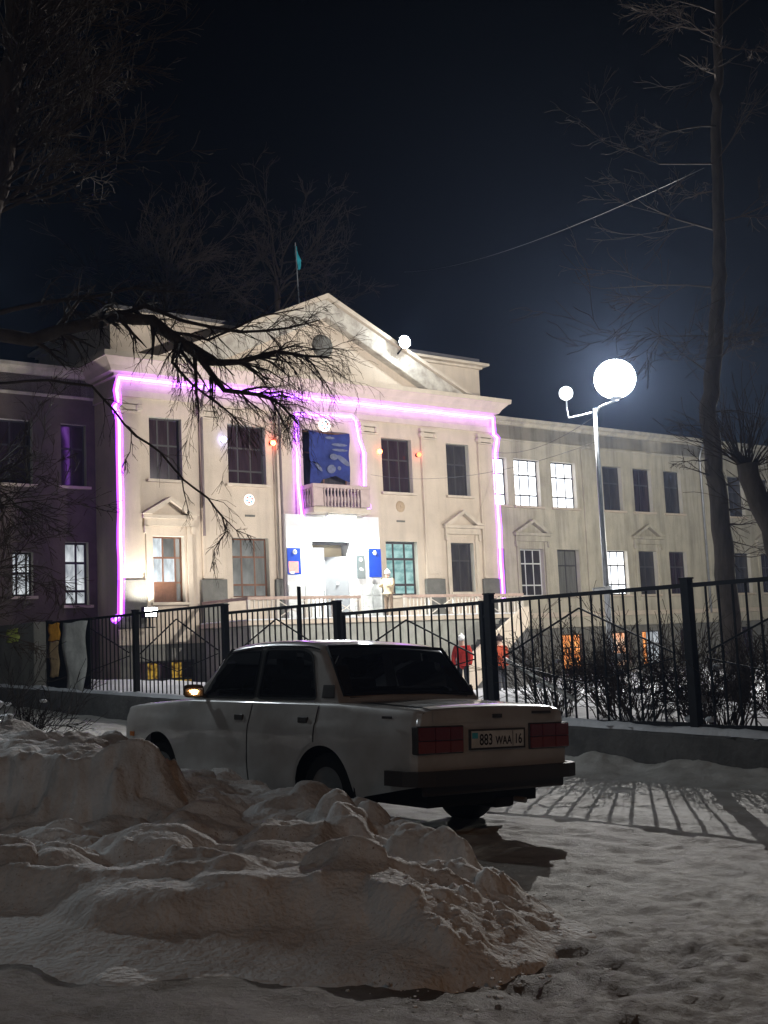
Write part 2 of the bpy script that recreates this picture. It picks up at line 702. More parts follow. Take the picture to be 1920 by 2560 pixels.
R_white = room('room_white', (1.0, 1.0, 0.98), 3.2, (.72, .78, .85), (.8, 1, .6))
R_cool = room('room_cool', (0.92, 0.97, 1.0), .75, (.35, .38, .42), (3, 1, .7))
R_teal = room('room_teal', (0.62, 0.95, 0.90), .75, (.25, .50, .48), (1.5, 1, 2.5))
R_warm = room('room_warm', (1.0, 0.42, 0.13), 1.5, (.65, .18, .05), (2, 1, 1.5))
R_warmw = room('room_warm_white', (1.0, 0.72, 0.52), 1.4, (.7, .25, .10), (2.5, 1, 1.0))
R_dim = room('room_dim', (0.42, 0.42, 0.39), .62, (.24, .24, .22), (2, 1, .6))
R_pale = room('room_pale', (0.90, 0.97, 1.0), 1.2, (.45, .50, .52), (3, 1, .7))
R_yellow = room('room_yellow', (1.0, .62, .10), .40, (.12, .05, .01), (4, 1, 4))

ZU0, ZU1, ZL0, ZL1 = 7.30, 9.44, 3.27, 5.37
up = [(-7.24, -6.02), (-4.22, -2.66), (2.62, 4.12), (5.92, 7.14)]
lo = [(-7.19, -6.02), (-4.16, -2.66), (2.62, 4.18), (5.92, 7.14)]
holes = [(a, b, ZU0, ZU1) for a, b in up]
holes += [(lo[0][0], lo[0][1], 3.14, ZL1), (lo[1][0], lo[1][1], ZL0, ZL1), (lo[2][0], lo[2][1], ZL0, ZL1), (lo[3][0], lo[3][1], 3.38, ZL1)]
holes += [(-1.05, 1.05, 7.0, ZU1 + .05), (-1.0, .75, 2.36, 5.28)]
mb = MB()
wall_sheet(mb, -8.4, 8.4, 1.70, 10.75, 0, holes)
# return walls of the projecting block
mb.add([(-8.4, 0, -1), (-8.4, WS + .2, -1), (-8.4, WS + .2, 11.4), (-8.4, 0, 11.4)], [(0, 1, 2, 3)])
mb.add([(8.4, 0, -1), (8.4, WS + .2, -1), (8.4, WS + .2, 11.4), (8.4, 0, 11.4)], [(0, 3, 2, 1)])
mb.build('wall', M_plaster, root, fix=False)
bb = MB()
wall_sheet(bb, -8.46, 8.46, -1.2, 1.72, -.05, [(-7.9, -5.7, -.05, 1.2)])
bb.box(-8.46, 8.46, -.05, .0, 1.70, 1.74)
bb.build('basement_wall', M_base, root, fix=False)
MB().box(-8.5, 8.5, -.09, .0, 1.75, 2.28).build('plinth', M_trim, root, bevel=.02)
window(-7.9, -5.7, -.05, 1.2, -.05, R_yellow, M_winframe, (1, 1, 1, 1, 1), (1, 1), .2, .07, False, {(3, 0): glow('yellow_lamp', (1, .75, .05), .55), (0, 1): M_darkpane, (4, 1): M_darkpane, (2, 1): M_darkpane}, M_base)

B = 'wood'
window(up[0][0], up[0][1], ZU0, ZU1, 0, M_darkpane, M_winframe, (1, 1, 1), (1.3, 1))
window(up[1][0], up[1][1], ZU0, ZU1, 0, M_darkpane, M_winframe, (1, 1, 1), (.6, 1, 1))
window(up[2][0], up[2][1], ZU0, ZU1, 0, M_darkpane, M_winframe, (1, 1, 1), (1.6, 1))
window(up[3][0], up[3][1], ZU0, ZU1, 0, M_darkpane2, M_winframe, (1, 1), (1.6, 1))
window(lo[0][0], lo[0][1], 3.14, ZL1, 0, R_pale, M_winbrown, (1, 1, .55), (.8, 1, .85), bar=.055, special={(0, 0): M_winbrown, (1, 0): M_winbrown, (2, 0): M_greypane, (2, 1): M_greypane, (2, 2): M_greypane, (1, 2): R_dim})
window(lo[1][0], lo[1][1], ZL0, ZL1, 0, R_dim, M_winbrown, (1, 1.1, 1), (.55, 1.2, .8), bar=.06, special={(2, 2): M_greypane, (2, 1): M_greypane})
window(lo[2][0], lo[2][1], ZL0, ZL1, 0, R_teal, M_winframe, (1, 1.1, 1), (.5, 1.2, .8), bar=.085)
window(lo[3][0], lo[3][1], 3.38, ZL1, 0, M_darkpane2, M_winframe, (1, 1), (1.8, 1))
window(-1.05, 1.05, 7.0, ZU1 + .05, 0, M_darkpane2, M_winbrown, (1, 1), (2, 1), sill=False)

# wings
wl = MB()
wr = MB()
rw_up = [(9.3, 10.98), (11.40, 13.0), (13.76, 15.36), (17.2, 18.55), (19.4, 20.75), (21.7, 23.05), (26.9, 28.25), (29.2, 30.6), (31.6, 33.0)]
rw_lo = [(9.35, 10.55), (11.48, 12.95), (13.82, 15.25), (17.08, 18.6), (19.42, 20.75), (21.7, 23.05), (26.95, 28.35), (29.3, 30.6), (31.6, 33.0)]
rw_b = [(13.8, 15.2), (17.05, 18.45), (19.35, 20.75), (22.2, 23.4), (27.0, 28.3)]
hr = [(a, b, ZU0, ZU1) for a, b in rw_up] + [(a, b, ZL0, ZL1) for a, b in rw_lo]
wall_sheet(wr, 8.4, 40, 1.80, 10.9, WS, hr)
wr.build('wing_wall', M_plaster2, root, fix=False)
wb = MB()
wall_sheet(wb, 8.4, 40, -1.2, 1.9, WS + .06, [(a, b, -.1, 1.5) for a, b in rw_b])
wb.build('basement_wall', M_base, root, fix=False)
MB().box(8.4, 40, WS - .10, WS, 2.28, 2.50).build('string_course', M_trim, root, bevel=.02)
MB().box(8.4, 40, WS - .06, WS, 1.82, 2.27).build('plinth', M_plaster2, root, bevel=.01)
lw_up = [(-9.62, -8.72), (-12.0, -10.6), (-14.6, -13.2)]
lw_lo = [(-9.52, -8.70), (-11.3, -10.62), (-14.6, -13.4)]
hl = [(a, b, ZU0 - .1, ZU1 - .1) for a, b in lw_up] + [(lw_lo[0][0], lw_lo[0][1], 3.18, 5.3), (lw_lo[1][0], lw_lo[1][1], 3.5, 4.95), (lw_lo[2][0], lw_lo[2][1], 3.5, 4.95)]
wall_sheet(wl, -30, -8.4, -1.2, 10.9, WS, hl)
wl.build('wing_wall', mat('plaster_wing_unlit', (.13, .102, .085), .9, .2, .35, 1.2, .012, 18), root, fix=False)  # left wing plaster darkened to paint in the missing lamplight
for i, (a, b) in enumerate(rw_up):
    if i < 3:
        window(a, b, ZU0, ZU1, WS, R_white, M_winframe, (1, 1.1, 1), (.62, 1.1, .85), bar=.06)
    else:
        window(a, b, ZU0, ZU1, WS, [M_darkpane2, M_darkpane, M_darkpane2][i % 3], M_winframe, (1, 1), (1.7, 1))
for i, (a, b) in enumerate(rw_lo):
    if i == 3:
        window(a, b, ZL0, ZL1, WS, R_white, M_winframe, (1, 1, 1), (.6, 1.1, .85), bar=.06)
    elif i == 1:
        window(a, b, ZL0, ZL1, WS, M_darkpane2, M_winwhite, (1, 1, 1), (.6, 1.2, .8), bar=.05)
    elif i == 2:
        window(a, b, ZL0, ZL1, WS, M_greypane, M_winframe, (1, 1), (1.9, 1))
    else:
        window(a, b, ZL0, ZL1, WS, [M_darkpane2, M_darkpane][i % 2], M_winframe, (1, 1), (1.8, 1))
for i, (a, b) in enumerate(rw_b):
    window(a, b, -.1, 1.5, WS + .06, [R_warm, R_warmw, R_cool, M_darkpane, M_darkpane][i], M_winframe, (1, 1, 1), (1.6, 1), .2, .05, False,
           {(0, 0): R_warm, (0, 1): R_warm} if i == 2 else None, M_base)
for i, (a, b) in enumerate(lw_up):
    window(a, b, ZU0 - .1, ZU1 - .1, WS, M_darkpane, M_winframe, (1, 1), (1.6, 1))
window(lw_lo[0][0], lw_lo[0][1], 3.18, 5.3, WS, R_cool, M_winframe, (1.1, .9), (.55, 1.1, .8), bar=.075)
window(lw_lo[1][0], lw_lo[1][1], 3.5, 4.95, WS, R_cool, M_winframe, (.6, 1, .5), (1.1, 1), bar=.07)
window(lw_lo[2][0], lw_lo[2][1], 3.5, 4.95, WS, M_darkpane, M_winframe, (1, 1), (1.1, 1))

# cornices
def cornice(s0, s1, y0, prof, name, m, ends=True):
    """prof: (out, z) pairs, swept along the facade with returned ends"""
    mb = MB()
    n = len(prof)
    vs = []
    for o, z in prof:
        vs.append((s0 - (o if ends else 0), y0 - o, z))
    for o, z in prof:
        vs.append((s1 + (o if ends else 0), y0 - o, z))
    fs = [(i, i + n, i + 1 + n, i + 1) for i in range(n - 1)]
    if ends:
        k = len(vs)
        for o, z in prof:
            vs.append((s0 - o, y0 + WS, z))
        for o, z in prof:
            vs.append((s1 + o, y0 + WS, z))
        fs += [(i + 1, i + 1 + k, i + k, i) for i in range(n - 1)]
        fs += [(i + n, i + n + k, i + 1 + n + k, i + 1 + n) for i in range(n - 1)]
    mb.add(vs, fs)
    return mb.build(name, m, root, fix=False)


cornice(-8.4, 8.4, 0, [(0, 10.05), (.06, 10.05), (.06, 10.28), (.02, 10.30), (.02, 10.68), (.14, 10.70), (.14, 10.80), (.30, 10.84), (.40, 11.00), (.62, 11.22), (.68, 11.22), (.70, 11.40), (.05, 11.46), (-.6, 11.46)], 'cornice', M_trim)
cornice(8.4, 40, WS, [(0, 10.2), (.05, 10.2), (.05, 10.30), (0, 10.32), (0, 10.9), (.10, 10.92), (.16, 11.05), (.30, 11.12), (.30, 11.24), (-1, 11.26)], 'wing_cornice', M_plaster2, False)
cornice(-30, -8.4, WS, [(0, 10.2), (.05, 10.2), (.05, 10.30), (0, 10.32), (0, 10.9), (.10, 10.92), (.16, 11.05), (.30, 11.12), (.30, 11.24), (-1, 11.26)], 'wing_cornice', M_plaster2, False)
rf = MB().box(8.5, 40, WS + .6, 14, 11.18, 11.25).build('roof', M_roof, root)
MB().box(-30, -8.5, WS + .6, 14, 11.18, 11.25).build('roof', M_roof, root)
# attic block behind the pediment
at_ = MB().box(-8.38, 8.38, .45, 7, 11.47, 12.86)
at_.build('attic_wall', M_plaster, root)
ac = MB()
ac.box(-8.5, 8.5, .33, 7.1, 12.865, 12.98)
ac.box(-8.72, 8.72, .11, 7.3, 12.985, 13.10)
ac.build('attic_cornice', M_trim, root, bevel=.03)
MB().box(-8.4, 8.4, .4, 7, 13.105, 13.32).build('attic_roof', M_roof, root)
# pediment
MB().add([(-6.1, -.02, 11.47), (6.1, -.02, 11.47), (0, -.02, 14.3), (-6.1, .9, 11.47), (6.1, .9, 11.47), (0, .9, 14.3)],
         [(0, 1, 2), (5, 4, 3), (0, 2, 5, 3), (1, 4, 5, 2)]).build('tympanum', M_plaster, root)
for sg in (-1, 1):
    k = MB()
    a, apex, th = Vector((6.75 * sg, 0, 11.47)), Vector((0, 0, 14.72)), .72
    k.prism([(6.75 * sg, 11.475), (4.85 * sg, 11.475), (0, 13.80), (0, 14.50)] if sg > 0 else [(6.75 * sg, 11.475), (0, 14.50), (0, 13.80), (4.85 * sg, 11.475)], -.40, .95)
    k.build('raking_cornice', mat('raking_plaster', (.58, .53, .45), .9, .2, .4, 2.5, .03, 9, dark=(.30, .26, .22)), root, bevel=.03)
    k = MB()
    k.prism([(7.05 * sg, 11.475), (6.76 * sg, 11.475), (0, 14.505), (0, 14.70)] if sg > 0 else [(7.05 * sg, 11.475), (0, 14.70), (0, 14.505), (6.76 * sg, 11.475)], -.56, 1.0)
    k.build('raking_cap', M_trim, root, bevel=.015)
ov = MB().lathe([(0, -.14), (.34, -.13), (.42, -.10), (.45, -.03), (.47, .0)], 24, 'y', (0, -.02, 12.75))
ov.build('cartouche', M_dado, root, smooth=True)

# pilasters with Ionic capitals
def pilaster(s, w=.78, m=M_plaster):
    p = MB()
    p.box(s - w / 2, s + w / 2, -.10, -.004, 3.92, 9.50)
    p.box(s - w / 2 + .09, s + w / 2 - .09, -.115, -.105, 4.1, 9.3)
    o = p.build('pilaster', m, root, bevel=.012)
    c = MB()
    c.box(s - w / 2 - .06, s + w / 2 + .06, -.17, -.003, 9.80, 9.93)
    c.box(s - w / 2 - .03, s + w / 2 + .03, -.14, -.003, 9.505, 9.56)
    for sg in (-1, 1):
        c.lathe([(0, -.19), (.11, -.185), (.13, -.16), (.13, -.005)], 14, 'y', (s + sg * (w / 2 - .04), 0, 9.68))
        c.lathe([(0, -.205), (.05, -.205), (.055, -.185)], 10, 'y', (s + sg * (w / 2 - .04), 0, 9.68))
    c.box(s - w / 2 + .09, s + w / 2 - .09, -.15, -.003, 9.60, 9.76)
    c.build('capital', M_trim, o)
    b = MB().box(s - w / 2 - .1, s + w / 2 + .1, -.14, -.003, 2.30, 3.90)
    b.build('pedestal', M_dado, o, bevel=.015)


for s in (-8.0, -4.95, -1.98, 1.98, 4.95, 8.0):
    pilaster(s)


def window_head(sc, y, zl, w, m, z=5.95):
    """little pediment on consoles over a ground floor window"""
    mb = MB()
    mb.box(sc - w / 2, sc + w / 2, y - .20, y - .003, z, z + .13)
    h = .62
    for sg in (-1, 1):
        a = (sc + sg * (w / 2 + .06), z + .132)
        q = [(sc + sg * (w / 2 + .06), z + .132), (sc + sg * (w / 2 - .30), z + .132), (sc, z + h - .02), (sc, z + h + .13)]
        mb.prism(q, y - .26, y - .003)
    o = mb.build('window_pediment', m, root, bevel=.01)
    MB().box(sc - w / 2 + .08, sc + w / 2 - .08, y - .10, y - .003, z - .24, z - .003).build('frieze', m, o)
    for sg in (-1, 1):
        cx = sc + sg * (w / 2 - .12)
        cs = MB()
        cs.prism([(cx - .07, z - .25), (cx + .07, z - .25), (cx + .05, z - .50), (cx - .05, z - .50)], y - .15, y - .003)
        cs.build('console', m, o, bevel=.015)
    for sg in (-1, 1):
        MB().box(sc + sg * (w / 2 - .32), sc + sg * (w / 2 - .14), y - .07, y - .003, zl - .3, z - .26).build('surround', m, o, bevel=.008)


window_head((lo[0][0] + lo[0][1]) / 2, 0, 3.14, 2.0, M_trim)
window_head((lo[3][0] + lo[3][1]) / 2, 0, 3.38, 2.0, M_trim)
for k in (1, 4, 7):
    window_head((rw_lo[k][0] + rw_lo[k][1]) / 2, WS, ZL0, 2.2, M_plaster2)
# wing pilaster strips
for s in (16.2, 25.2):
    MB().box(s - .45, s + .45, WS - .09, WS - .003, 2.52, 10.15).build('pilaster', M_plaster2, root, bevel=.01)
# rosettes, slots
ro = MB()
for r, h in ((.22, .05), (.15, .08), (.07, .11)):
    ro.lathe([(0, -h), (r * .8, -h), (r, -h + .03), (r, -.003)], 18, 'y', (3.42, 0, 6.74))
ro.build('rosette', mat('rosette', (.42, .31, .20), .8), root)
for s in (-3.40, 3.40):
    MB().box(s - .20, s + .20, -.03, -.004, 6.13, 6.20).build('vent_slot', M_base, root)

# entrance portal
pr = MB()
wall_sheet(pr, -2.1, 2.1, 2.36, 6.25, -.30, [(-1.0, .75, 2.36, 5.28)])
pr.add([(-2.1, -.3, 2.36), (-2.1, 0, 2.36), (-2.1, 0, 6.25), (-2.1, -.3, 6.25)], [(0, 1, 2, 3)])
pr.add([(2.1, -.3, 2.36), (2.1, 0, 2.36), (2.1, 0, 6.25), (2.1, -.3, 6.25)], [(0, 3, 2, 1)])
for a, b in ((-1.0, 1), (.75, -1)):
    pr.add([(a, -.3, 2.36), (a, .35, 2.36), (a, .35, 5.28), (a, -.3, 5.28)], [(0, 1, 2, 3)])
pr.add([(-1.0, -.3, 5.28), (.75, -.3, 5.28), (.75, .35, 5.28), (-1.0, .35, 5.28)], [(0, 1, 2, 3)])
po = pr.build('portal', M_portal, root, fix=False)
for side, (a, b) in enumerate(((-2.1, -1.0), (.75, 2.1))):
    nx = 3
    for i in range(nx):
        for j in range(3):
            w_ = (b - a) / nx
            t = MB().box(a + i * w_ + .008, a + (i + 1) * w_ - .008, -.325 - .006 * random.random(), -.302, 2.38 + j * .44 + .008, 2.38 + (j + 1) * .44 - .008)
            t.build('stone_tile', M_stone, po, bevel=.006)
MB().box(-.95, .72, -.12, -.05, 5.16, 5.275).build('door_head', M_winframe, po)
door = MB().box(-.93, -.13, .20, .26, 2.38, 5.1).build('door', mat('door_white', (.72, .73, .74), .5), root)
MB().box(-.85, -.20, .185, .198, 3.5, 4.95).build('pane', R_white, door)
MB().box(-.22, -.18, .13, .197, 3.2, 3.55).build('handle', M_metal, door)
door2 = MB().add([(-.12, .22, 2.38), (.72, -.12, 2.38), (.72, -.12, 4.75), (-.12, .22, 4.75), (-.12, .27, 2.38), (.72, -.07, 2.38), (.72, -.07, 4.75), (-.12, .27, 4.75)],
                 [(0, 1, 2, 3), (7, 6, 5, 4), (0, 4, 5, 1), (1, 5, 6, 2), (2, 6, 7, 3), (3, 7, 4, 0)]).build('door', mat('door_grey', (.16, .16, .165), .5, .3, .1), root)
MB().lathe([(0, -.02), (.06, -.015), (.06, 0)], 12, 'y', (.30, .02, 3.75)).build('handle', M_winwhite, door2)
MB().box(-.90, .70, .26, .34, 2.36, 5.28).build('lobby_wall', mat('lobby', (.34, .28, .19), .8), root)

# balcony over the door
bal = MB().box(-1.29, 1.29, -.95, -.303, 6.262, 6.45)
bal.box(-1.20, 1.20, -.85, -.303, 6.452, 6.50)
bo = bal.build('balcony', M_trim, root, bevel=.015)
M_balc = mat('balcony_plaster', (.50, .38, .35), .85, .2, .2, 4)
br = MB()
br.box(-1.29, 1.29, -.95, -.80, 7.18, 7.32)
br.box(-1.29, -1.14, -.798, -.004, 7.18, 7.32)
br.box(1.14, 1.29, -.798, -.004, 7.18, 7.32)
br.build('hand_rail', M_balc, bo, bevel=.015)
for s in (-1.06, 1.06):
    MB().box(s - .22, s + .22, -.94, -.82, 6.502, 7.178).build('pier', M_balc, bo, bevel=.01)
BAL = MB().lathe([(.035, 0), (.05, .03), (.028, .08), (.055, .22), (.062, .30), (.03, .48), (.026, .56), (.045, .62), (.045, .676)], 10).mesh('baluster')
BAL.materials.append(M_balc)
BAL.shade_smooth()
for i in range(11):
    o = link('baluster', BAL, None, bo)
    o.location = (-.75 + i * .15, -.88, 6.502)
for sg in (-1, 1):
    for i in range(4):
        o = link('baluster', BAL, None, bo)
        o.location = (sg * 1.215, -.68 + i * .17, 6.502)

# terrace in front of the entrance
M_ter = mat('terrace_render', (.36, .355, .31), .9, .2, .3, 2.5, .01, 20)
ter = MB().box(-5.4, 6.6, -3.2, -.10, -1, 2.198)
to = ter.build('terrace', M_ter, root, bevel=.01)
MB().box(-5.6, 6.8, -3.3, -.10, 2.20, 2.352).build('slab', M_trim, to, bevel=.01)
MB().box(-5.55, 6.75, -3.25, -.12, 2.356, 2.40).build('snow_cover', M_snow, to, bevel=.02)
rail = empty('terrace_railing', BM)
tag(rail, 'pinkish painted concrete balustrade along the front of the school terrace', 'railing')
rt = MB()
rt.box(-5.5, -1.0, -3.22, -3.10, 3.02, 3.12)
rt.box(.9, 6.7, -3.22, -3.10, 3.02, 3.12)
rt.box(-5.5, -5.38, -3.098, -.15, 3.02, 3.12)
rt.box(6.58, 6.7, -3.098, -.15, 3.02, 3.12)
rt.build('hand_rail', M_rail, rail, bevel=.01)
M_bal2 = mat('baluster_cream', (.62, .56, .48), .8, .2, .2, 5)
PO = MB().box(-.05, .05, -.05, .05, 0, .62).mesh('post')
PO.materials.append(M_bal2)
BR = MB().box(-.018, .018, -.02, .02, 0, .62).mesh('baluster')
BR.materials.append(M_bal2)
for (a, b) in ((-5.44, -1.05), (.95, 6.64)):
    n = int(round((b - a) / 1.1))
    for i in range(n + 1):
        o = link('post', PO, None, rail)
        o.location = (a + (b - a) * i / n, -3.16, 2.40)
        if i < n:
            x0 = a + (b - a) * i / n + .05
            x1 = a + (b - a) * (i + 1) / n - .05
            if i % 2 == 0:
                for q in range(5):
                    o = link('baluster', BR, None, rail)
                    o.location = (x0 + (x1 - x0) * (q + 1) / 6, -3.16, 2.40)
            else:
                for s0_, s1_ in ((x0, x1), (x1, x0)):
                    MB().tube([(s0_, -3.16 + (.02 if s0_ > s1_ else -.02), 2.45), (s1_, -3.16 + (.02 if s0_ > s1_ else -.02), 2.98)], .022, 4).build('diagonal', M_bal2, rail)
# side stair with pale sloping cheek at the right of the terrace
st = MB()
for i in range(12):
    st.box(5.3 - i * .30, 5.6 - i * .30, -4.5, -3.32, -1, 2.16 - i * .18)
so = st.build('staircase', M_concrete, root)
MB().prism([(5.6, 1.95), (5.6, 2.55), (5.3, 2.55), (2.0, .55), (2.0, -.6), (2.3, -.6)], -4.66, -4.52).build('stair_cheek', M_trim, so, bevel=.01)

# drainpipes
for s, y, z0, z1 in ((-5.30, -.10, 5.4, 9.9), (-2.28, -.36, 2.4, 9.9)):
    p = MB()
    p.tube([(s, y - .02, z0), (s, y - .02, z1), (s - .02, y - .25, z1 + .5), (s - .02, y - .35, z1 + .75)], .05, 8)
    p.build('drainpipe', mat('pipe_paint', (.12, .09, .085), .6), root, smooth=True)
MB().tube([(24.55, WS - .12, 2.3), (24.55, WS - .12, 10.3), (24.55, WS - .4, 10.95)], .055, 8).build('drainpipe', M_metal, root, smooth=True)


# ------------------------------------------------------------------ lights and things on the facade
def bpt(s, y, z):
    return BM @ Vector((s, y, z))


M_led = glow('led_core', (.55, .22, 1.0), 6.0)
M_sleeve = glow('led_sleeve', (.40, .05, 1.0), 1.7, True)


def strip(pts, r, label):
    t = empty('led_strip', BM)
    MB().tube(pts, r * .60, 6).build('core', M_led, t, smooth=True)
    MB().tube(pts, r * 1.5, 8).build('sleeve', M_sleeve, t, smooth=True)
    tag(t, label, 'light strip', 'violet light strips on the school facade')
    return t


def jig(pts, n, amp, rs):
    rr = random.Random(rs)
    out = []
    for (a, b) in zip(pts[:-1], pts[1:]):
        a, b = Vector(a), Vector(b)
        k = max(2, int((b - a).length / n))
        for i in range(k):
            p = a.lerp(b, i / k)
            if i:
                p += Vector((rr.uniform(-amp, amp), 0, rr.uniform(-amp, amp) * .5))
            out.append(tuple(p))
    out.append(tuple(pts[-1]))
    return out


strip(jig([(-8.72, -.18, 2.55), (-8.44, -.13, 2.75), (-8.40, -.13, 4.0), (-8.38, -.13, 9.2), (-8.54, -.14, 9.65), (-8.40, -.14, 9.75), (-8.46, -.16, 10.2), (-8.38, -.20, 10.62),
           (8.42, -.20, 10.64), (8.46, -.16, 9.95), (8.68, -.14, 9.85), (8.52, -.12, 9.15), (8.48, -.12, 3.05)], .5, .018, 3), .082,
      'long violet light strip along the cornice and down both corners of the school')
strip(jig([(-1.42, -.36, 6.1), (-1.40, -.12, 7.5), (-1.36, -.12, 10.0), (1.15, -.12, 10.12), (1.33, -.12, 10.0), (1.48, -.12, 9.2), (1.66, -.12, 8.7), (1.60, -.12, 7.5), (1.60, -.40, 6.55)], .5, .015, 5), .070,
      'violet light strip framing the blue banner above the balcony')


def wall_lamp(s, z, col, st, label):
    t = empty('wall_lamp', BM)
    MB().lathe([(0, -.10), (.05, -.10), (.07, -.06), (.07, -.004)], 14, 'y', (s, 0, z)).build('base', M_iron, t, smooth=True)
    MB().sphere((s, -.18, z), .10, 16, 10).build('bulb', glow(label[:12], col, st), t, smooth=True)
    tag(t, label, 'lamp', 'coloured lamps beside the upper windows')


wall_lamp(-4.47, 8.82, (.35, .42, 1.0), 22, 'blue glowing lamp on the wall, leftmost of the coloured lamps')
wall_lamp(-2.43, 8.84, (1.0, .12, .05), 26, 'bright red lamp under the branches, left of the blue banner')
wall_lamp(2.40, 8.84, (1.0, .14, .05), 18, 'red lamp on the wall between the banner and an upper window')
wall_lamp(4.36, 8.84, (1.0, .10, .04), 9, 'small dim red lamp, rightmost of the coloured lamps')


def emblem(s, z, r, y, label, st):
    t = empty('illuminated_emblem', BM)
    MB().lathe([(0, -.05), (r, -.05), (r, -.004)], 20, 'y', (s, y, z)).build('disc', glow('emblem_' + label[:5], (1, .99, .97), st), t)
    for k in range(6):
        a = k * PI / 3 + .3
        MB().lathe([(0, -.075), (r * .16, -.07), (r * .18, -.051)], 10, 'y', (s + r * .55 * math.cos(a), y, z + r * .55 * math.sin(a))).build('petal', mat('emblem_blue', (.1, .45, .55), .5) if k % 2 else mat('emblem_red', (.6, .12, .08), .5), t)
    tag(t, label, 'emblem')


emblem(-3.42, 6.74, .20, 0, 'round white glowing emblem below the second upper window from left', 1.6)
emblem(-.06, 9.70, .24, -.02, 'white glowing round emblem above the blue banner', 5.0)

# banner hung above the balcony, sagging and torn at the lower right
NX, NZ = 26, 30
M_ban = mat('banner_blue', (.030, .045, .20), .7, .2, .35, 4, dark=(.018, .026, .12))
P = np.zeros((NZ + 1, NX + 1, 3))
for j in range(NZ + 1):
    for i in range(NX + 1):
        u, v = i / NX, j / NZ
        z = 9.42 - 2.0 * v - .10 * math.sin(PI * min(1, u * 1.0)) * (1 - v)
        z += .35 * v * sst(.25, .3, u) * (1 - .8 * abs(u - .62) * 2)
        P[j, i] = (-.92 + 1.86 * u, -.22 - .05 * math.sin(u * 9 + v * 3) - .03 * math.sin(v * 11), z)
ban = empty('banner', BM)
MB().grid(P).build('cloth', M_ban, ban, smooth=True)
tag(ban, 'blue printed banner with pale stripes hanging above the balcony', 'banner')
M_banp = mat('banner_print', (.15, .16, .25), .7, .2, .4, 9)


def patch(poly, label_='print'):
    mb = MB()
    vs = [(p[0], -.29, p[1]) for p in poly]
    mb.add(vs, [tuple(range(len(vs)))])
    mb.add([(p[0], -.285, p[1]) for p in poly], [tuple(range(len(vs) - 1, -1, -1))])
    mb.build('print', M_banp, ban, fix=False)


def ell(cx, cz, a, b, rr=0, n=14):
    return [(cx + a * math.cos(t) * math.cos(rr) - b * math.sin(t) * math.sin(rr), cz + a * math.cos(t) * math.sin(rr) + b * math.sin(t) * math.cos(rr)) for t in [2 * PI * k / n for k in range(n)]]


patch(ell(.0, 9.18, .22, .05))
patch(ell(.42, 8.94, .36, .055))
patch(ell(.44, 8.74, .36, .05))
patch(ell(.15, 8.47, .18, .12))
patch(ell(.58, 8.35, .34, .11, -.55))
patch(ell(-.55, 8.05, .22, .07, -.8))
patch(ell(.02, 8.0, .20, .16, .3))
patch(ell(.38, 8.05, .08, .08))


# signs by the door
def board(name, s0, s1, z0, z1, m, label, extras=()):
    t = empty(name, BM)
    MB().box(s0, s1, -.37, -.335, z0, z1).build('panel', m, t, bevel=.004)
    for (nm, mb, mm) in extras:
        mb.build(nm, mm, t)
    tag(t, label, 'sign')


M_blue = mat('sign_blue', (.004, .035, .30), .45, .2)
M_red = mat('sign_pink', (.75, .30, .26), .5, .3, .3, 12)
em = lambda s, z, r=.09: MB().lathe([(0, -.395), (r * .7, -.395), (r, -.372)], 16, 'y', (s, 0, z))
ring = lambda s, z, r=.09: MB().lathe([(r * .35, -.405), (r * .5, -.405), (r * .5, -.397)], 12, 'y', (s, 0, z))
M_gold = mat('emblem_silver', (.75, .75, .72), .4, .4)
board('sign_board', 1.52, 2.09, 3.95, 5.03, M_blue, 'blue sign board with round emblem, right of the school door', [('emblem', em(1.80, 4.87), M_gold), ('ring', ring(1.80, 4.87), M_blue)])
board('sign_board', -2.12, -1.55, 4.05, 5.01, M_blue, 'blue and pink sign board with round emblem, left of the school door',
      [('emblem', em(-1.80, 4.86), M_gold), ('ring', ring(-1.80, 4.86), M_blue), ('poster', MB().box(-2.08, -1.66, -.376, -.371, 4.12, 4.52), M_red), ('label', ell and MB().add([(p[0], -.378, p[1]) for p in ell(-1.93, 4.12, .11, .05)], [tuple(range(14))]), M_winwhite)])
board('plaque', .95, 1.32, 3.90, 4.78, mat('plaque_grey', (.03, .045, .05), .3, .5), 'dark grey glass plaque on the white wall beside the door',
      [('emblem', em(1.13, 4.60, .07), M_gold), ('text_block', MB().add([(p[0], -.374, p[1]) for p in ell(1.14, 4.25, .09, .05, -.4)], [tuple(range(14))]), M_gold)])

# entrance lamp under the balcony
el = empty('entrance_lamp', BM)
MB().box(-.55, .75, -.78, -.58, 6.16, 6.255).build('housing', M_winwhite, el, bevel=.01)
MB().box(-.50, .70, -.76, -.60, 6.13, 6.158).build('diffuser', glow('entrance_glow', (.94, 1.0, .98), 30), el)
tag(el, 'bright white strip lamp under the balcony above the school door', 'lamp')
l1 = light('entrance_light', 'AREA', bpt(.1, -.95, 6.05), 950, (.92, 1.0, .97), shape='RECTANGLE', size=1.4, size_y=.3)
l1.matrix_world = BM @ Matrix.Translation((.1, -.80, 6.05)) @ Matrix.Rotation(math.radians(-24), 4, 'X')
l1.parent = el
l1.matrix_parent_inverse = BM.inverted()

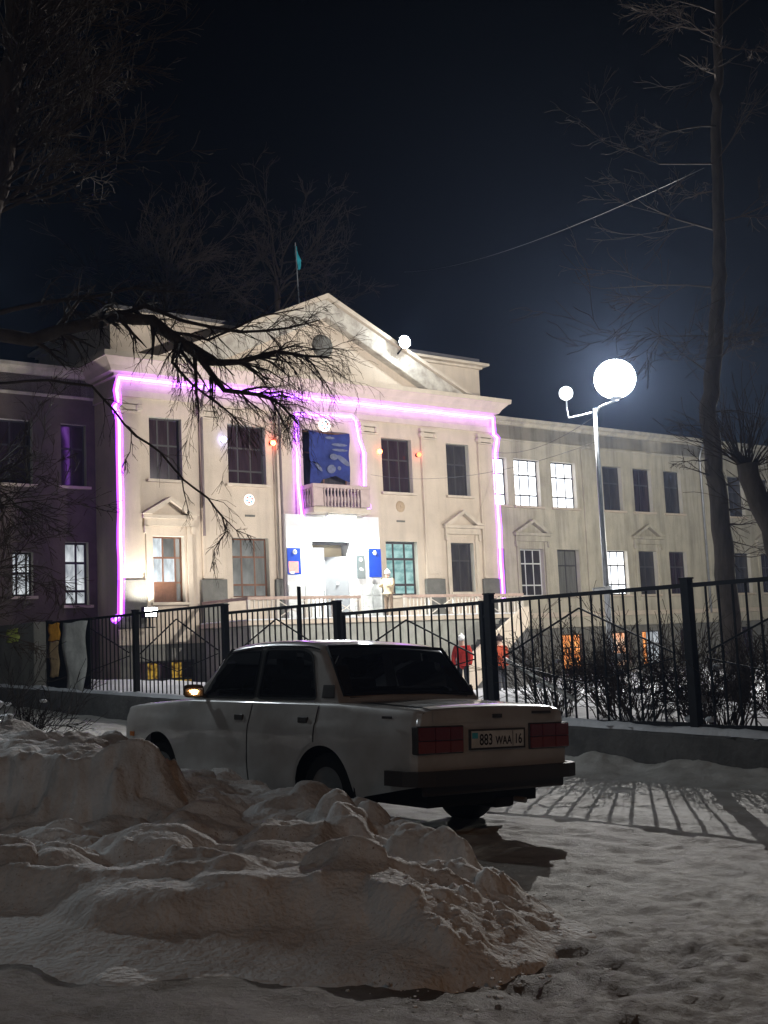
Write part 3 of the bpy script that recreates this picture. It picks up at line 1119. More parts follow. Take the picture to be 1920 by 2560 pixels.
# floodlight at the left corner
fl = empty('floodlight', BM)
MB().box(-7.86, -7.36, -.62, -.40, 2.62, 2.98).build('housing', M_iron, fl, bevel=.02)
MB().box(-7.82, -7.40, -.645, -.622, 2.66, 2.94).build('lens', glow('flood_glow', (1, .98, .92), 40), fl)
MB().tube([(-7.6, -.5, 2.28), (-7.6, -.5, 2.64)], .03, 8).build('stand', M_iron, fl)
MB().box(-7.75, -7.45, -.60, -.40, 2.282, 2.32).build('foot', M_iron, fl)
tag(fl, 'white floodlight on the plinth at the left corner of the school', 'floodlight')
q = light('flood_light', 'SPOT', bpt(-7.6, -.72, 2.85), 1300, (1, .97, .9), spot_size=2.9, spot_blend=.8, shadow_soft_size=.1)
q.matrix_world = BM @ Matrix.Translation((-7.6, -.70, 2.85)) @ Matrix.Rotation(math.radians(172), 4, 'X')

# spotlight on the pediment
sp = empty('pediment_spotlight', BM)
MB().tube([(3.30, -.45, 12.75), (3.30, -.80, 12.95), (3.30, -.85, 13.02)], .035, 8).build('bracket', M_iron, sp)
MB().lathe([(0, .18), (.14, .16), (.20, .05), (.25, -.05)], 20, 'y', (3.30, -.85, 13.12)).build('housing', M_iron, sp, smooth=True)
MB().sphere((3.30, -.92, 13.12), .25, 20, 12, 1, .6, 1).build('lens', glow('spot_glow', (.95, 1.0, 1.0), 30, True), sp, smooth=True)
tag(sp, 'round white spotlight glaring on the slope of the pediment', 'spotlight')
light('pediment_light', 'POINT', bpt(3.30, -1.25, 13.12), 170, (.80, .92, 1.0), shadow_soft_size=.08)

# flag on the roof
fg = empty('flag', BM)
MB().tube([(.55, 2.2, 13.3), (.42, 2.2, 17.6)], [.03, .02], 8).build('pole', M_metal, fg)
P = np.zeros((16, 7, 3))
for j in range(16):
    for i in range(7):
        u, v = i / 6, j / 15
        w_ = .36 * (1 - .55 * abs(v - .55) * 1.6)
        P[j, i] = (.42 + .03 * v + u * w_ * (.25 + .75 * v) - .05 * u, 2.2 + .10 * math.sin(u * 9 + v * 5), 17.55 - 1.05 * v - .25 * u * (1 - v))
MB().grid(P).build('cloth', mat('flag_turquoise', (.05, .42, .50), .7, .2, .3, 5), fg, smooth=True)
tag(fg, 'limp turquoise flag on a thin pole above the school roof', 'flag')

# ------------------------------------------------------------------ fence
POSTS = [(-.05, 1.99), (3.19, 2.01), (6.60, 2.11), (9.94, 2.24), (13.33, 2.31), (17.5, 2.28)]


def fp(a, z, c=0.0):
    p = FA + FD * a + FN * c
    return Vector((p.x, p.y, z))


FM = Matrix.Translation(FA) @ Matrix(((FD.x, FN.x, 0, 0), (FD.y, FN.y, 0, 0), (0, 0, 1, 0), (0, 0, 0, 1)))
wallp = MB()
NA = 120
P = []
for i in range(NA + 1):
    a = -9 + 34 * i / NA
    zb = float(fence_base(a))
    P.append([(a, -.16, -1.0), (a, -.155, zb - .03), (a, -.13, zb), (a, .12, zb), (a, .14, -1.0)])
wallp.grid(P)
rw = wallp.build('retaining_wall', M_concrete, None, mw=FM)
tag(rw, 'low dark concrete wall under the black fence along the street', 'wall')
# snow lying on the wall
P = []
rr = np.random.default_rng(4)
for i in range(341):
    a = -9 + 34 * i / 340
    zb = float(fence_base(a))
    h = .02 + .07 * float(fbm(np.array([a * 3.0]), np.array([1.3]), 4, 3)[0])
    P.append([(a, -.135 + .02 * math.sin(a * 9), zb + .002), (a, -.10, zb + h), (a, .0, zb + h * 1.3), (a, .11, zb + h), (a, .14, zb - .02)])
sw = MB().grid(P).build('snow_cover', M_snowyard, rw, smooth=True)

fence = empty('iron_fence', FM)
tag(fence, 'black iron bar fence with square posts on the low concrete wall', 'fence')
gate = empty('iron_gate', FM)
tag(gate, 'black iron bar gate with peaked brace in the fence behind the car', 'gate')


def panel(parent, a0, a1, zt, zb, nb, frame=False):
    t = .022
    for z, nm in ((zt, 'top_rail'), (zb, 'bottom_rail')):
        MB().box(a0, a1, -.025, .025, z - .025, z + .025).build(nm, M_iron, parent)
    bm_ = MB().box(-.010, .010, -.010, .010, zb + .026, zt - .026).mesh('bar')
    bm_.materials.append(M_iron)
    for i in range(nb):
        o = link('bar', bm_, None, parent)
        o.location = (a0 + (a1 - a0) * (i + 1) / (nb + 1) + random.uniform(-.006, .006), 0, 0)
        o.rotation_euler = (0, random.uniform(-.006, .006), 0)
    ap = (a0 + a1) / 2
    h = zt - zb
    for e in (a0 + .16, a1 - .16):
        MB().tube([(ap, -.028, zt - .11 * h), (e, -.028, zt - .48 * h)], .014, 4).build('brace', M_iron, parent)
        MB().tube([(ap, -.028, zb + .30 * h), (e, -.028, zt - .52 * h)], .011, 4).build('brace', M_iron, parent)
    if frame:
        for a in (a0, a1):
            MB().box(a - .03, a + .03, -.03, .03, zb - .05, zt + .03).build('stile', M_iron, parent)


for a, z in POSTS:
    zb = float(fence_base(a))
    p = MB().box(a - .055, a + .055, -.055, .055, zb - .02, z)
    p.box(a - .065, a + .065, -.065, .065, z, z + .02)
    p.build('post', M_iron, fence, bevel=.006)
p = MB().box(-3.35 - .055, -3.35 + .055, -.055, .055, .1, 1.93)
p.build('post', M_iron, fence, bevel=.006)
MB().box(7.60, 7.65, -.025, .025, .4, 2.42).build('post', M_iron, fence, bevel=.006)
panel(fence, .02, 3.12, 1.915, .315, 17)
panel(fence, -3.28, -.12, 1.915, .295, 17)
panel(fence, 6.67, 9.88, 2.09, .45, 18)
panel(fence, 10.01, 13.26, 2.25, .55, 19)
panel(fence, 13.40, 17.42, 2.24, .62, 22)
panel(gate, 3.34, 6.46, 1.905, .42, 17, True)
MB().box(3.25, 3.33, -.02, .02, 1.70, 1.74).build('hinge', M_iron, gate)
MB().box(6.47, 6.54, -.02, .02, 1.20, 1.32).build('latch', M_iron, gate)


# sheets hung on the left of the fence
def sheet(name, a0, a1, z0, z1, m, label, cat, c=-.06, wav=.02, tap=.0):
    P = np.zeros((14, 6, 3))
    for j in range(14):
        for i in range(6):
            u, v = i / 5, j / 13
            k = 1 - tap * v
            P[j, i] = (a0 + (a1 - a0) * (.5 + (u - .5) * k) + .02 * math.sin(v * 7), c - wav * math.sin(u * 5 + v * 8), z1 + (z0 - z1) * v + .015 * math.sin(u * 7))
    o = MB().grid(P).build(name, m, None, mw=FM, smooth=True)
    sd = o.modifiers.new('solid', 'SOLIDIFY')
    sd.thickness = .006
    return tag(o, label, cat)


board_ = empty('notice_board', FM)
MB().box(15.3, 17.46, -.048, -.032, .70, 2.20).build('panel', M_iron, board_)
MB().box(15.28, 17.48, -.06, -.03, 2.20, 2.25).build('frame', M_iron, board_)
tag(board_, 'dark notice board fixed to the left end of the iron fence', 'notice board')
sheet('tarpaulin', 15.32, 16.62, .62, 2.20, mat('tarp_grey', (.60, .59, .55), .8, .2, .4, 4, .01, 20), 'grey fabric sheet hanging on the fence at the far left', 'sheet', -.09, .03, .35)
sheet('poster', 16.75, 17.35, 1.82, 2.21, mat('poster_orange', (.80, .36, .04), .7, .2, .3, 8), 'orange paper notice at the top left of the fence', 'poster', -.075, .008)
sheet('poster', 16.80, 17.32, 1.00, 1.80, mat('poster_brown', (.50, .34, .18), .8, .2, .4, 7), 'faded brown paper notice below the orange one', 'poster', -.075, .012, .1)
sheet('poster', 19.1, 19.8, 1.86, 2.18, mat('poster_green', (.60, .66, .14), .7, .2, .3, 8), 'yellow green paper notice at the left picture edge', 'poster', -.06, .02, -.1)
gb_ = empty('kiosk_wall', FM)
MB().box(18.3, 24, -.03, .6, .2, 2.3).build('panel', M_base, gb_, bevel=.02)
tag(gb_, 'dark sheet metal wall left of the fence bearing a green notice', 'wall')

# handrail of the yard steps
hr_ = empty('handrail', None)
p0, p1 = at(1262, 1647, 16.3), at(1442, 1752, 15.0)
MB().tube([p0, p1], .026, 8).build('rail', mat('rail_lit', (.75, .75, .72), .4, .5), hr_, smooth=True)  # pale colour paints in the lamplight on the metal rail
for t in (.15, .85):
    p = p0.lerp(p1, t)
    MB().tube([p, (p.x, p.y, -.1)], .018, 8).build('post', M_metal, hr_, smooth=True)
tag(hr_, 'sloping bright metal handrail among the bushes behind the fence', 'handrail')

# ------------------------------------------------------------------ street lamp
sl = empty('street_lamp', None, (5.84, 31.0, 0))
PB = Vector((5.84, 31.0, 0))
mb = MB()
mb.tube([(0, 0, -.3), (0, 0, 3.4), (0, 0, 7.5)], [.085, .075, .055], 12)
mb.build('pole', M_metal, sl, smooth=True)
MB().tube([(0, 0, 7.3), (.12, -.04, 7.52), (.34, -.12, 7.60), (LAMP.x - PB.x, LAMP.y - PB.y, 7.66), (LAMP.x - PB.x, LAMP.y - PB.y, 7.80)], .03, 8).build('arm', M_metal, sl, smooth=True)
MB().lathe([(.05, 7.66), (.16, 7.72), (.18, 7.80), (.12, 7.86)], 20, 'z', (LAMP.x - PB.x, LAMP.y - PB.y, 0)).build('collar', M_metal, sl, smooth=True)
MB().sphere((LAMP.x - PB.x, LAMP.y - PB.y, LAMP.z), .56, 28, 18, 1, 1, .95).build('globe', glow('lamp_glow', (.93, .98, 1.0), 9.0, True), sl, smooth=True)
# blocker added inside the globe to keep its light off the west wing
sh = MB()
P = []
for i in range(13):
    a = math.radians(153.6 + 66 * i / 12)
    P.append([(LAMP.x - PB.x + .36 * math.cos(a), LAMP.y - PB.y + .36 * math.sin(a), LAMP.z + dz) for dz in (-.20, .13)])
sh.grid(P).build('light_blocker', M_winwhite, sl)
# second small globe on a bracket, added in place of a lens ghost
MB().tube([(0, 0, 7.42), (-.35, 0, 7.34), (-.72, 0, 7.28), (-.76, 0, 7.55), (-.75, 0, 7.78)], .022, 8).build('bracket', M_metal, sl, smooth=True)
MB().sphere((-.75, 0, 7.96), .19, 20, 14).build('globe', glow('ghost_glow', (.92, .98, 1.0), 4.0), sl, smooth=True)
mb = MB()
mb.box(-.08, .08, -.20, -.10, 2.55, 2.68)
mb.tube([(-.05, -.15, 2.62), (-.40, -.22, 2.60)], .045, 8)
mb.build('camera_box', M_winwhite, sl)
tag(sl, 'tall grey street lamp with blazing white globe in the school yard', 'street lamp')
ll = light('street_light', 'POINT', LAMP, 7200, (1.0, .975, .94), shadow_soft_size=.022)

# assumed yard lamp beyond the right picture edge, added to light the wing
s3 = empty('street_lamp', None, (17.6, 39.0, -.3))
MB().tube([(0, 0, 0), (0, 0, 6.0)], [.09, .06], 10).build('pole', M_metal, s3, smooth=True)
MB().sphere((0, 0, 6.3), .3, 20, 12).build('globe', glow('assumed_lamp_glow', (1, .96, .86), 9.0, True), s3, smooth=True)
tag(s3, 'assumed unseen yard lamp with pale globe in front of the far right wing', 'street lamp')
light('assumed_yard_light', 'POINT', (17.6, 39.0, 6.0), 3800, (1.0, .97, .84), shadow_soft_size=.06)

# sodium street lamp assumed behind the photographer from the orange light
sd_ = empty('assumed_sodium_lamp', None, (6.6, -3.4, 0))
MB().tube([(0, 0, -.2), (0, 0, 7.4), (-.3, .05, 7.75), (-1.1, .15, 7.7)], [.09, .07, .05, .04], 10).build('pole', M_metal, sd_, smooth=True)
MB().box(-1.75, -1.05, 0, .3, 7.42, 7.62).build('housing', M_metal, sd_, bevel=.03)
MB().sphere((-1.4, .2, 7.40), .20, 16, 10, 1.2, .8, .5).build('lens', glow('sodium_glow', (1.0, .40, .08), 60), sd_, smooth=True)
tag(sd_, 'assumed orange sodium street lamp on a pole behind the photographer', 'street lamp')
light('assumed_sodium_light', 'POINT', SODIUM, 140, (1.0, .46, .16), shadow_soft_size=.15)
s2 = empty('street_lamp', None, (-7.6, 14.7, 0))  # assumed unseen lamp, added to light the snow pile tops from behind
MB().tube([(0, 0, -.2), (0, 0, 6.4), (.3, .2, 6.75), (1.0, .6, 6.7)], [.09, .07, .05, .04], 10).build('pole', M_metal, s2, smooth=True)
MB().box(.8, 1.5, .45, .75, 6.58, 6.70).build('housing', M_metal, s2, bevel=.03)
MB().box(.85, 1.45, .48, .72, 6.555, 6.578).build('lens', glow('unseen_lamp_head', (.85, .95, 1.0), 12), s2)
tag(s2, 'assumed unseen lamp with flat white head by the left tree', 'street lamp')
light('assumed_left_light', 'POINT', (-6.45, 15.3, 6.45), 900, (.86, .95, 1.0), shadow_soft_size=.2)

s4 = empty('street_lamp', None, (-8.0, -6.0, 0))  # unseen lamp added to fill the shaded faces turned to the viewpoint
MB().tube([(0, 0, -.2), (0, 0, 7.6), (.3, .2, 7.95), (1.0, .6, 7.9)], [.09, .07, .05, .04], 10).build('pole', M_metal, s4, smooth=True)
MB().box(.8, 1.5, .45, .75, 7.78, 7.90).build('housing', M_metal, s4, bevel=.03)
MB().box(.85, 1.45, .48, .72, 7.755, 7.778).build('lens', glow('unseen_lamp_head', (.85, .95, 1.0), 12), s4)
tag(s4, 'unseen fill lamp with flat white head behind the photographer', 'street lamp')
light('rear_fill_light', 'POINT', (-6.85, -5.4, 7.6), 330, (.84, .95, 1.0), shadow_soft_size=.3)

# ------------------------------------------------------------------ the car
_yaw = 2.273949
gn = Vector((-GX, -GY, 1)).normalized()
cf = Vector((math.cos(_yaw), math.sin(_yaw), 0))
cf = (cf - gn * cf.dot(gn)).normalized()
cl = gn.cross(cf)
CM = Matrix(((cf.x, cl.x, gn.x, CARX), (cf.y, cl.y, gn.y, CARY), (cf.z, cl.z, gn.z, 0.0), (0, 0, 0, 1)))
car = empty('parked_car', CM)
tag(car, 'dirty white boxy sedan parked behind the snow pile, seen from its rear left', 'car')
M_paint = mat('car_paint_white', (.54, .54, .53), .38, .4, .30, 2.2, coat=1.0, dark=(.38, .36, .34), rvar=.10)
M_glass = bpy.data.materials.new('car_glass')
M_glass.use_nodes = True
_n, _l = M_glass.node_tree.nodes, M_glass.node_tree.links
_n.remove(_n['Principled BSDF'])
_t = _n.new('ShaderNodeBsdfTransparent')
_t.inputs[0].default_value = (.33, .34, .36, 1)
_g = _n.new('ShaderNodeBsdfGlossy')
_g.inputs['Roughness'].default_value = .05
_f = _n.new('ShaderNodeFresnel')
_f.inputs[0].default_value = 1.5
_d = _n.new('ShaderNodeBsdfDiffuse')
_d.inputs[0].default_value = (.05, .05, .052, 1)
_m0 = _n.new('ShaderNodeMixShader')
_m0.inputs[0].default_value = .25
_m = _n.new('ShaderNodeMixShader')
_l.new(_t.outputs[0], _m0.inputs[1])
_l.new(_d.outputs[0], _m0.inputs[2])
_l.new(_f.outputs[0], _m.inputs[0])
_l.new(_m0.outputs[0], _m.inputs[1])
_l.new(_g.outputs[0], _m.inputs[2])
_l.new(_m.outputs[0], _n['Material Output'].inputs[0])
M_rubber = mat('rubber', (.018, .018, .018), .8, .2)
M_plastic = mat('black_plastic', (.045, .040, .036), .55, .35)
M_tail = mat('tail_red', (.16, .012, .010), .25, .5, coat=.4)
M_tail2 = mat('tail_red_light', (.22, .030, .018), .25, .5, coat=.4)
M_chrome = mat('chrome', (.6, .6, .6), .18, .5, metal=1.0)
M_rim = mat('steel_rim', (.20, .20, .20), .5, .4, .3, 6)


def c_deck(x):
    if x < -.12:
        return float(np.interp(x, [-1.0, -.93, -.12], [.895, .912, .945]))
    return float(np.interp(x, [-.12, 1.95, 2.9, 3.05, 3.10], [.945, .945, .885, .865, .84]))


def c_arch(x):
    z = 0
    for xc, zc, r in ((0, .29, .345), (2.424, .29, .365)):
        d = abs(x - xc)
        if d < r:
            z = max(z, zc + math.sqrt(r * r - d * d))
    return z


def c_bot(x):
    return max(float(np.interp(x, [-1.0, -.45, -.36, 2.8, 3.1], [.40, .30, .22, .22, .34])), c_arch(x))


def c_hw(x, z):
    w0 = float(np.interp(x, [-1.0, -.96, -.85, -.3, .6, 2.0, 2.9, 3.05, 3.10], [.735, .765, .775, .79, .80, .80, .785, .77, .74]))
    w = w0 - .05 * max(0, (.55 - z) / .33) ** 2 - .055 * max(0, (z - .70) / .25) ** 1.5
    return w - (.008 if z > .795 else 0)


xs = sorted(set(list(np.linspace(-1.0, -.9, 6)) + list(np.linspace(-.9, 3.0, 118)) + list(np.linspace(3.0, 3.10, 5))))
body = MB()
rows_t = np.linspace(0, 1, 13)
for sg in (1, -1):
    P = []
    for x in xs:
        zb, zd = c_bot(x), c_deck(x)
        col = []
        for t in rows_t:
            z = zb + (zd - .018 - zb) * t
            col.append((x, sg * c_hw(x, z), z))
        col.append((x, sg * (c_hw(x, zd) - .010), zd - .005))
        col.append((x, sg * (c_hw(x, zd) - .030), zd))
        P.append(col)
    body.grid(P)
P = []
for x in xs:
    zd = c_deck(x)
    w = c_hw(x, zd) - .030
    P.append([(x, w * t, zd + .022 * (1 - t * t) - 0.0) for t in np.linspace(1, -1, 13)])
body.grid(P)
for x in (xs[0], xs[-1]):
    zb, zd = c_bot(x), c_deck(x)
    P = []
    for t in rows_t:
        z = zb + (zd - .018 - zb) * t
        w = c_hw(x, z)
        P.append([(x + (.012 * (1 - abs(q) ** 6) * (-1 if x < 0 else 1)), w * q, z) for q in np.linspace(-1, 1, 13)])
    w = c_hw(x, zd) - .03
    P.append([(x + (.006 * (1 - abs(q) ** 6) * (-1 if x < 0 else 1)), w * q, zd + .022 * (1 - q * q)) for q in np.linspace(-1, 1, 13)])
    body.grid(P)
bd = body.build('body', M_paint, car, smooth=True)
bd.data.shade_auto_smooth(angle=math.radians(35)) if hasattr(bd.data, 'shade_auto_smooth') else None
# dark underside and wheel wells
MB().box(-.88, 3.0, -.54, .54, .24, .62).build('underbody', M_rubber, car)

# greenhouse: lofted shell
prof = [(-.13, .930), (-.10, .972), (.0, 1.11), (.12, 1.26), (.19, 1.335), (.25, 1.372), (.36, 1.398), (.60, 1.416), (.85, 1.421), (1.10, 1.416), (1.34, 1.398), (1.46, 1.375), (1.54, 1.330), (1.74, 1.130), (1.92, .965), (1.97, .925)]


def g_hw(z):
    return .722 - .100 * (max(0, z - .93) / .49) ** 1.15


def g_section(x, zt):
    """cross-section from left base over the top to right base"""
    pts = []
    r = min(.075, max(.012, (zt - .93) * .25))
    zs = zt - r
    for t in np.linspace(0, 1, 7):
        z = .925 + (max(zs, .926) - .925) * t
        pts.append((g_hw(z), z))
    y1 = g_hw(zs)
    for k in range(1, 5):
        a = PI / 2 * k / 4
        pts.append((y1 - r * (1 - math.cos(a)) * 1.1, zs + r * math.sin(a)))
    ye = pts[-1][0]
    top = [(ye * t, zt + .018 * (1 - t * t)) for t in np.linspace(1, 0, 6)[1:]]
    half = pts + top
    full = half + [(-y, z) for y, z in half[-2::-1]]
    return [(x, y, z) for y, z in full]


def g_prof(x):
    return float(np.interp(x, [p[0] for p in prof], [p[1] for p in prof]))


gx = sorted(set([p[0] for p in prof] + list(np.linspace(-.13, 1.97, 50))))
gm = MB().grid([g_section(x, g_prof(x)) for x in gx])
FW = [(.985, .975), (1.765, .975), (1.485, 1.300), (1.40, 1.335), (.985, 1.345)]
RW = [(.935, .975), (.935, 1.345), (.42, 1.335), (.30, 1.295), (.16, .975)]


def inside(p, poly):
    c_ = False
    for i in range(len(poly)):
        (x0, y0), (x1, y1) = poly[i - 1], poly[i]
        if (y0 > p[1]) != (y1 > p[1]) and p[0] < (x1 - x0) * (p[1] - y0) / (y1 - y0) + x0:
            c_ = not c_
    return c_


def opening(f):
    q = [gm.v[i] for i in f]
    x, y, z = (sum(p[k] for p in q) / len(q) for k in range(3))
    zt = g_prof(x)
    if abs(y) > g_hw(z) - .012 and z < zt - .03:
        return all(inside((p[0], p[2]), FW) for p in q) or all(inside((p[0], p[2]), RW) for p in q)
    if -.075 < x < .19 and z > zt - .035:
        return all(abs(p[1]) < .645 - (p[0] + .08) * .22 for p in q)
    if 1.54 < x < 1.87 and z > zt - .035:
        return all(abs(p[1]) < .645 - (1.88 - p[0]) * .17 for p in q)
    return False


gm.f = [f for f in gm.f if not opening(f)]
gr = gm.build('cabin', M_paint, car, smooth=True)


def rpoly(pts, r=.045, n=4):
    """round the corners of a polygon"""
    out = []
    k = len(pts)
    for i in range(k):
        p, a, b = Vector(pts[i]), Vector(pts[i - 1]), Vector(pts[(i + 1) % k])
        d1, d2 = (a - p), (b - p)
        rr_ = min(r, d1.length * .4, d2.length * .4)
        s_, e_ = p + d1.normalized() * rr_, p + d2.normalized() * rr_
        for t in np.linspace(0, 1, n):
            q = s_ * (1 - t) ** 2 + p * 2 * t * (1 - t) + e_ * t * t
            out.append((q.x, q.y))
    return out


def side_glass(pts, sg, name, m, off, r=.045):
    poly = rpoly(pts, r)
    mb = MB()
    vs = [(x, sg * (g_hw(z) + off), z) for x, z in poly]
    mb.add(vs, [tuple(range(len(vs)))])
    return mb.build(name, m, car, fix=True)




def side_ring(w, sg):
    a, b = rpoly(w, .045), rpoly(grow_poly(w, .018), .05)
    n = len(a)
    mb = MB()
    mb.add([(x, sg * (g_hw(z) + .008), z) for x, z in a] + [(x, sg * (g_hw(z) + .008), z) for x, z in b], [(i, (i + 1) % n, n + (i + 1) % n, n + i) for i in range(n)])
    mb.build('window_seal', M_rubber, car)


def grow_poly(pts, d):
    c = Vector((sum(p[0] for p in pts) / len(pts), sum(p[1] for p in pts) / len(pts)))
    out = []
    for p in pts:
        v = Vector(p) - c
        out.append(tuple(Vector(p) + Vector((math.copysign(d, v.x), math.copysign(d, v.y)))))
    return out


for sg in (1, -1):
    side_glass([(.90, .970), (1.02, .970), (1.02, 1.350), (.90, 1.350)], sg, 'door_pillar', M_plastic, .0055, .004)
    for w in (FW, RW):
        side_ring(w, sg)
        side_glass(w, sg, 'side_window', M_glass, .007)
    # vent grille at the foot of the rear pillar
    vv = MB()
    for k in range(5):
        vv.add([(x, sg * (g_hw(z) + .006), z) for x, z in ((-.055, .985 + k * .016), (.085, .985 + k * .016), (.085, .997 + k * .016), (-.048, .997 + k * .016))], [(0, 1, 2, 3)])
    vv.add([(x, sg * (g_hw(z) + .004), z) for x, z in ((-.065, .975), (.095, .975), (.095, 1.072), (-.045, 1.072))], [(0, 1, 2, 3)])
    vv.build('pillar_vent', M_plastic, car)


def slope_glass(x0, x1, w0, w1, name, m, off, front):
    """glass lying on the sloping part of the shell between two stations"""
    P = []
    for t in np.linspace(0, 1, 9):
        x = x0 + (x1 - x0) * t
        zt = g_prof(x)
        w = w0 + (w1 - w0) * t
        nx, nz = (-.62, .78) if not front else (.62, .78)
        row = []
        for q in np.linspace(-1, 1, 13):
            e = max(abs(q) - .93, 0) / .07
            row.append((x + nx * off, w * q * (1 - .015 * (t in (0, 1))), zt + .018 * (1 - (w * q / .6) ** 2) * .9 + nz * off))
        P.append(row)
    return MB().grid(P).build(name, m, car, smooth=True)


def slope_ring(xa, xb, wa, wb, front):
    c4 = []
    for x, w, q in ((xa, wa, -1), (xa, wa, -.33), (xa, wa, .33), (xa, wa, 1), (xb, wb, 1), (xb, wb, .33), (xb, wb, -.33), (xb, wb, -1)):
        nx = .62 if front else -.62
        c4.append((x + nx * .02, w * q, g_prof(x) + .018 * (1 - (w * q / .6) ** 2) * .9 + .78 * .02))
    MB().tube(c4 + [c4[0]], .014, 6, False).build('window_seal', M_rubber, car, smooth=True)


slope_ring(-.088, .205, .655, .590, False)
slope_glass(-.085, .200, .652, .588, 'rear_window', M_glass, .016, False)
slope_ring(1.89, 1.52, .655, .590, True)
slope_glass(1.885, 1.525, .652, .588, 'windscreen', M_glass, .016, True)
# interior: seats and dashboard show darkly through the glass
M_seat = mat('seat_cloth', (.03, .028, .03), .9)
for sy in (-.34, .34):
    sb = MB().box(.98, 1.08, sy - .22, sy + .22, .80, 1.13).build('front_seat', M_seat, car, bevel=.04)
    MB().box(1.0, 1.07, sy - .13, sy + .13, 1.16, 1.30).build('headrest', M_seat, sb, bevel=.03)
MB().box(.08, .22, -.60, .60, .80, 1.06).build('rear_seat', M_seat, car, bevel=.05)
MB().box(-.10, .08, -.60, .60, .965, .985).build('parcel_shelf', M_seat, car)
MB().box(1.66, 1.90, -.62, .62, .90, .985).build('dashboard', M_seat, car, bevel=.03)
MB().lathe([(.17, -.012), (.185, 0), (.17, .012)], 20, 'x', (1.52, .34, .98)).build('steering_wheel', M_rubber, car, smooth=True)


def side_patch(x0, x1, zlo, zhi, sg, off, name, m, parent, n=26):
    P = []
    for x in np.linspace(x0, x1, n):
        b = max(zlo, c_arch(x) + .035 if c_arch(x) > 0 else zlo)
        P.append([(x, sg * (c_hw(x, z) + off), z) for z in np.linspace(b, zhi, 12)])
    return MB().grid(P).build(name, m, parent, smooth=True)


for sg in (1, -1):
    for (x0, x1, hx) in ((.975, 1.93, 1.06), (.10, .958, .19)):
        d = side_patch(x0, x1, .265, .925, sg, .006, 'door', M_paint, car)
        hy = sg * c_hw(hx, .82)
        MB().box(hx - .005, hx + .115, min(hy, hy + sg * .022), max(hy, hy + sg * .022), .79, .835).build('handle', M_plastic, d, bevel=.006)
        sm = side_patch(x0 - .008, x0 + .0, .265, .925, sg, .0015, 'door_gap', M_rubber, d, 2)
    # side marker and badge
    MB().box(-.78, -.68, sg * .772, sg * .782, .845, .862).build('badge', M_plastic, car)
    MB().box(2.86, 2.93, sg * .775, sg * .795, .60, .64).build('side_repeater', mat('amber', (.5, .16, .02), .3), car)
# boot lid and bonnet
P = []
for x in np.linspace(-.985, -.16, 22):
    zd = c_deck(max(x, -1.0))
    P.append([(x, q, zd + .022 * (1 - (q / .70) ** 2) + .007) for q in np.linspace(-.61, .61, 13)])
P.insert(0, [(-1.012, q, c_deck(-1.0) + .022 * (1 - (q / .70) ** 2) - .012) for q in np.linspace(-.61, .61, 13)])
P.insert(0, [(-1.018, q, .815) for q in np.linspace(-.61, .61, 13)])
bl = MB().grid(P).build('boot_lid', M_paint, car, smooth=True)
MB().box(-1.028, -1.019, -.045, .045, .845, .872).build('lock', M_plastic, bl)
MB().box(-1.024, -1.019, -.56, -.36, .868, .886).build('badge', M_plastic, bl)
P = []
for x in np.linspace(2.02, 3.03, 18):
    P.append([(x, q, c_deck(x) + .022 * (1 - (q / .70) ** 2) + .007) for q in np.linspace(-.63, .63, 13)])
MB().grid(P).build('bonnet', M_paint, car, smooth=True)

# tail lights
for sg in (1, -1):
    tl = MB()
    tl.prism([(0, 0)] * 3, 0, 0) if False else None
    y0, y1 = .335 * sg, .752 * sg
    prism = lambda ya, yb, z0, z1, x0, x1: MB().box(x0, x1, ya, yb, z0, z1)
    t = prism(y0 - .008 * sg, y1 + .006 * sg, .612, .800, -1.022, -.96).build('tail_light', M_plastic, car, bevel=.008)
    segs = [(.34, .46), (.465, .60), (.605, .748)]
    for k, (a, b) in enumerate(segs):
        for j, (z0, z1) in enumerate(((.62, .700), (.704, .792))):
            ln = prism(a * sg, b * sg, z0, z1, -1.034, -1.0).build('lens', M_tail2 if j == 0 else M_tail, t, bevel=.005)
    # front lamps, unseen from here but part of the car
    MB().box(3.08, 3.125, sg * .40, sg * .70, .60, .78).build('headlight', mat('headlight', (.6, .62, .65), .1, .5), car, bevel=.01)
MB().box(3.09, 3.13, -.385, .385, .60, .80).build('grille', M_chrome, car, bevel=.01)
# number plate
pl = MB().box(-1.028, -1.014, -.265, .265, .640, .757).build('number_plate', mat('plate_white', (.74, .74, .71), .45, .4, .3, 9), car, bevel=.003)
fr = MB()
for a, b, z0, z1 in ((-.275, .275, .628, .639), (-.275, .275, .758, .769), (-.275, -.266, .639, .758), (.266, .275, .639, .758)):
    fr.box(-1.032, -1.012, a, b, z0, z1)
fr.build('plate_frame', M_plastic, pl)
M_ink = mat('ink', (.012, .012, .014), .6)


def text_mesh(txt, h, parent, loc, m, squeeze=.82):
    cu = bpy.data.curves.new('t', 'FONT')
    cu.body = txt
    cu.size = h * 1.38
    cu.offset = .0016
    o = bpy.data.objects.new('t', cu)
    C.objects.link(o)
    dg = bpy.context.evaluated_depsgraph_get()
    me = bpy.data.meshes.new_from_object(o.evaluated_get(dg))
    bpy.data.objects.remove(o)
    # text lies in x/y; seen from behind the car, left is +y, so x -> -y, y -> z
    me.transform(Matrix(((0, 0, -1, 0), (-squeeze, 0, 0, 0), (0, 1, 0, 0), (0, 0, 0, 1))))
    me.name = 'lettering'
    p = link('lettering', me, m, parent)
    p.location = loc
    return p


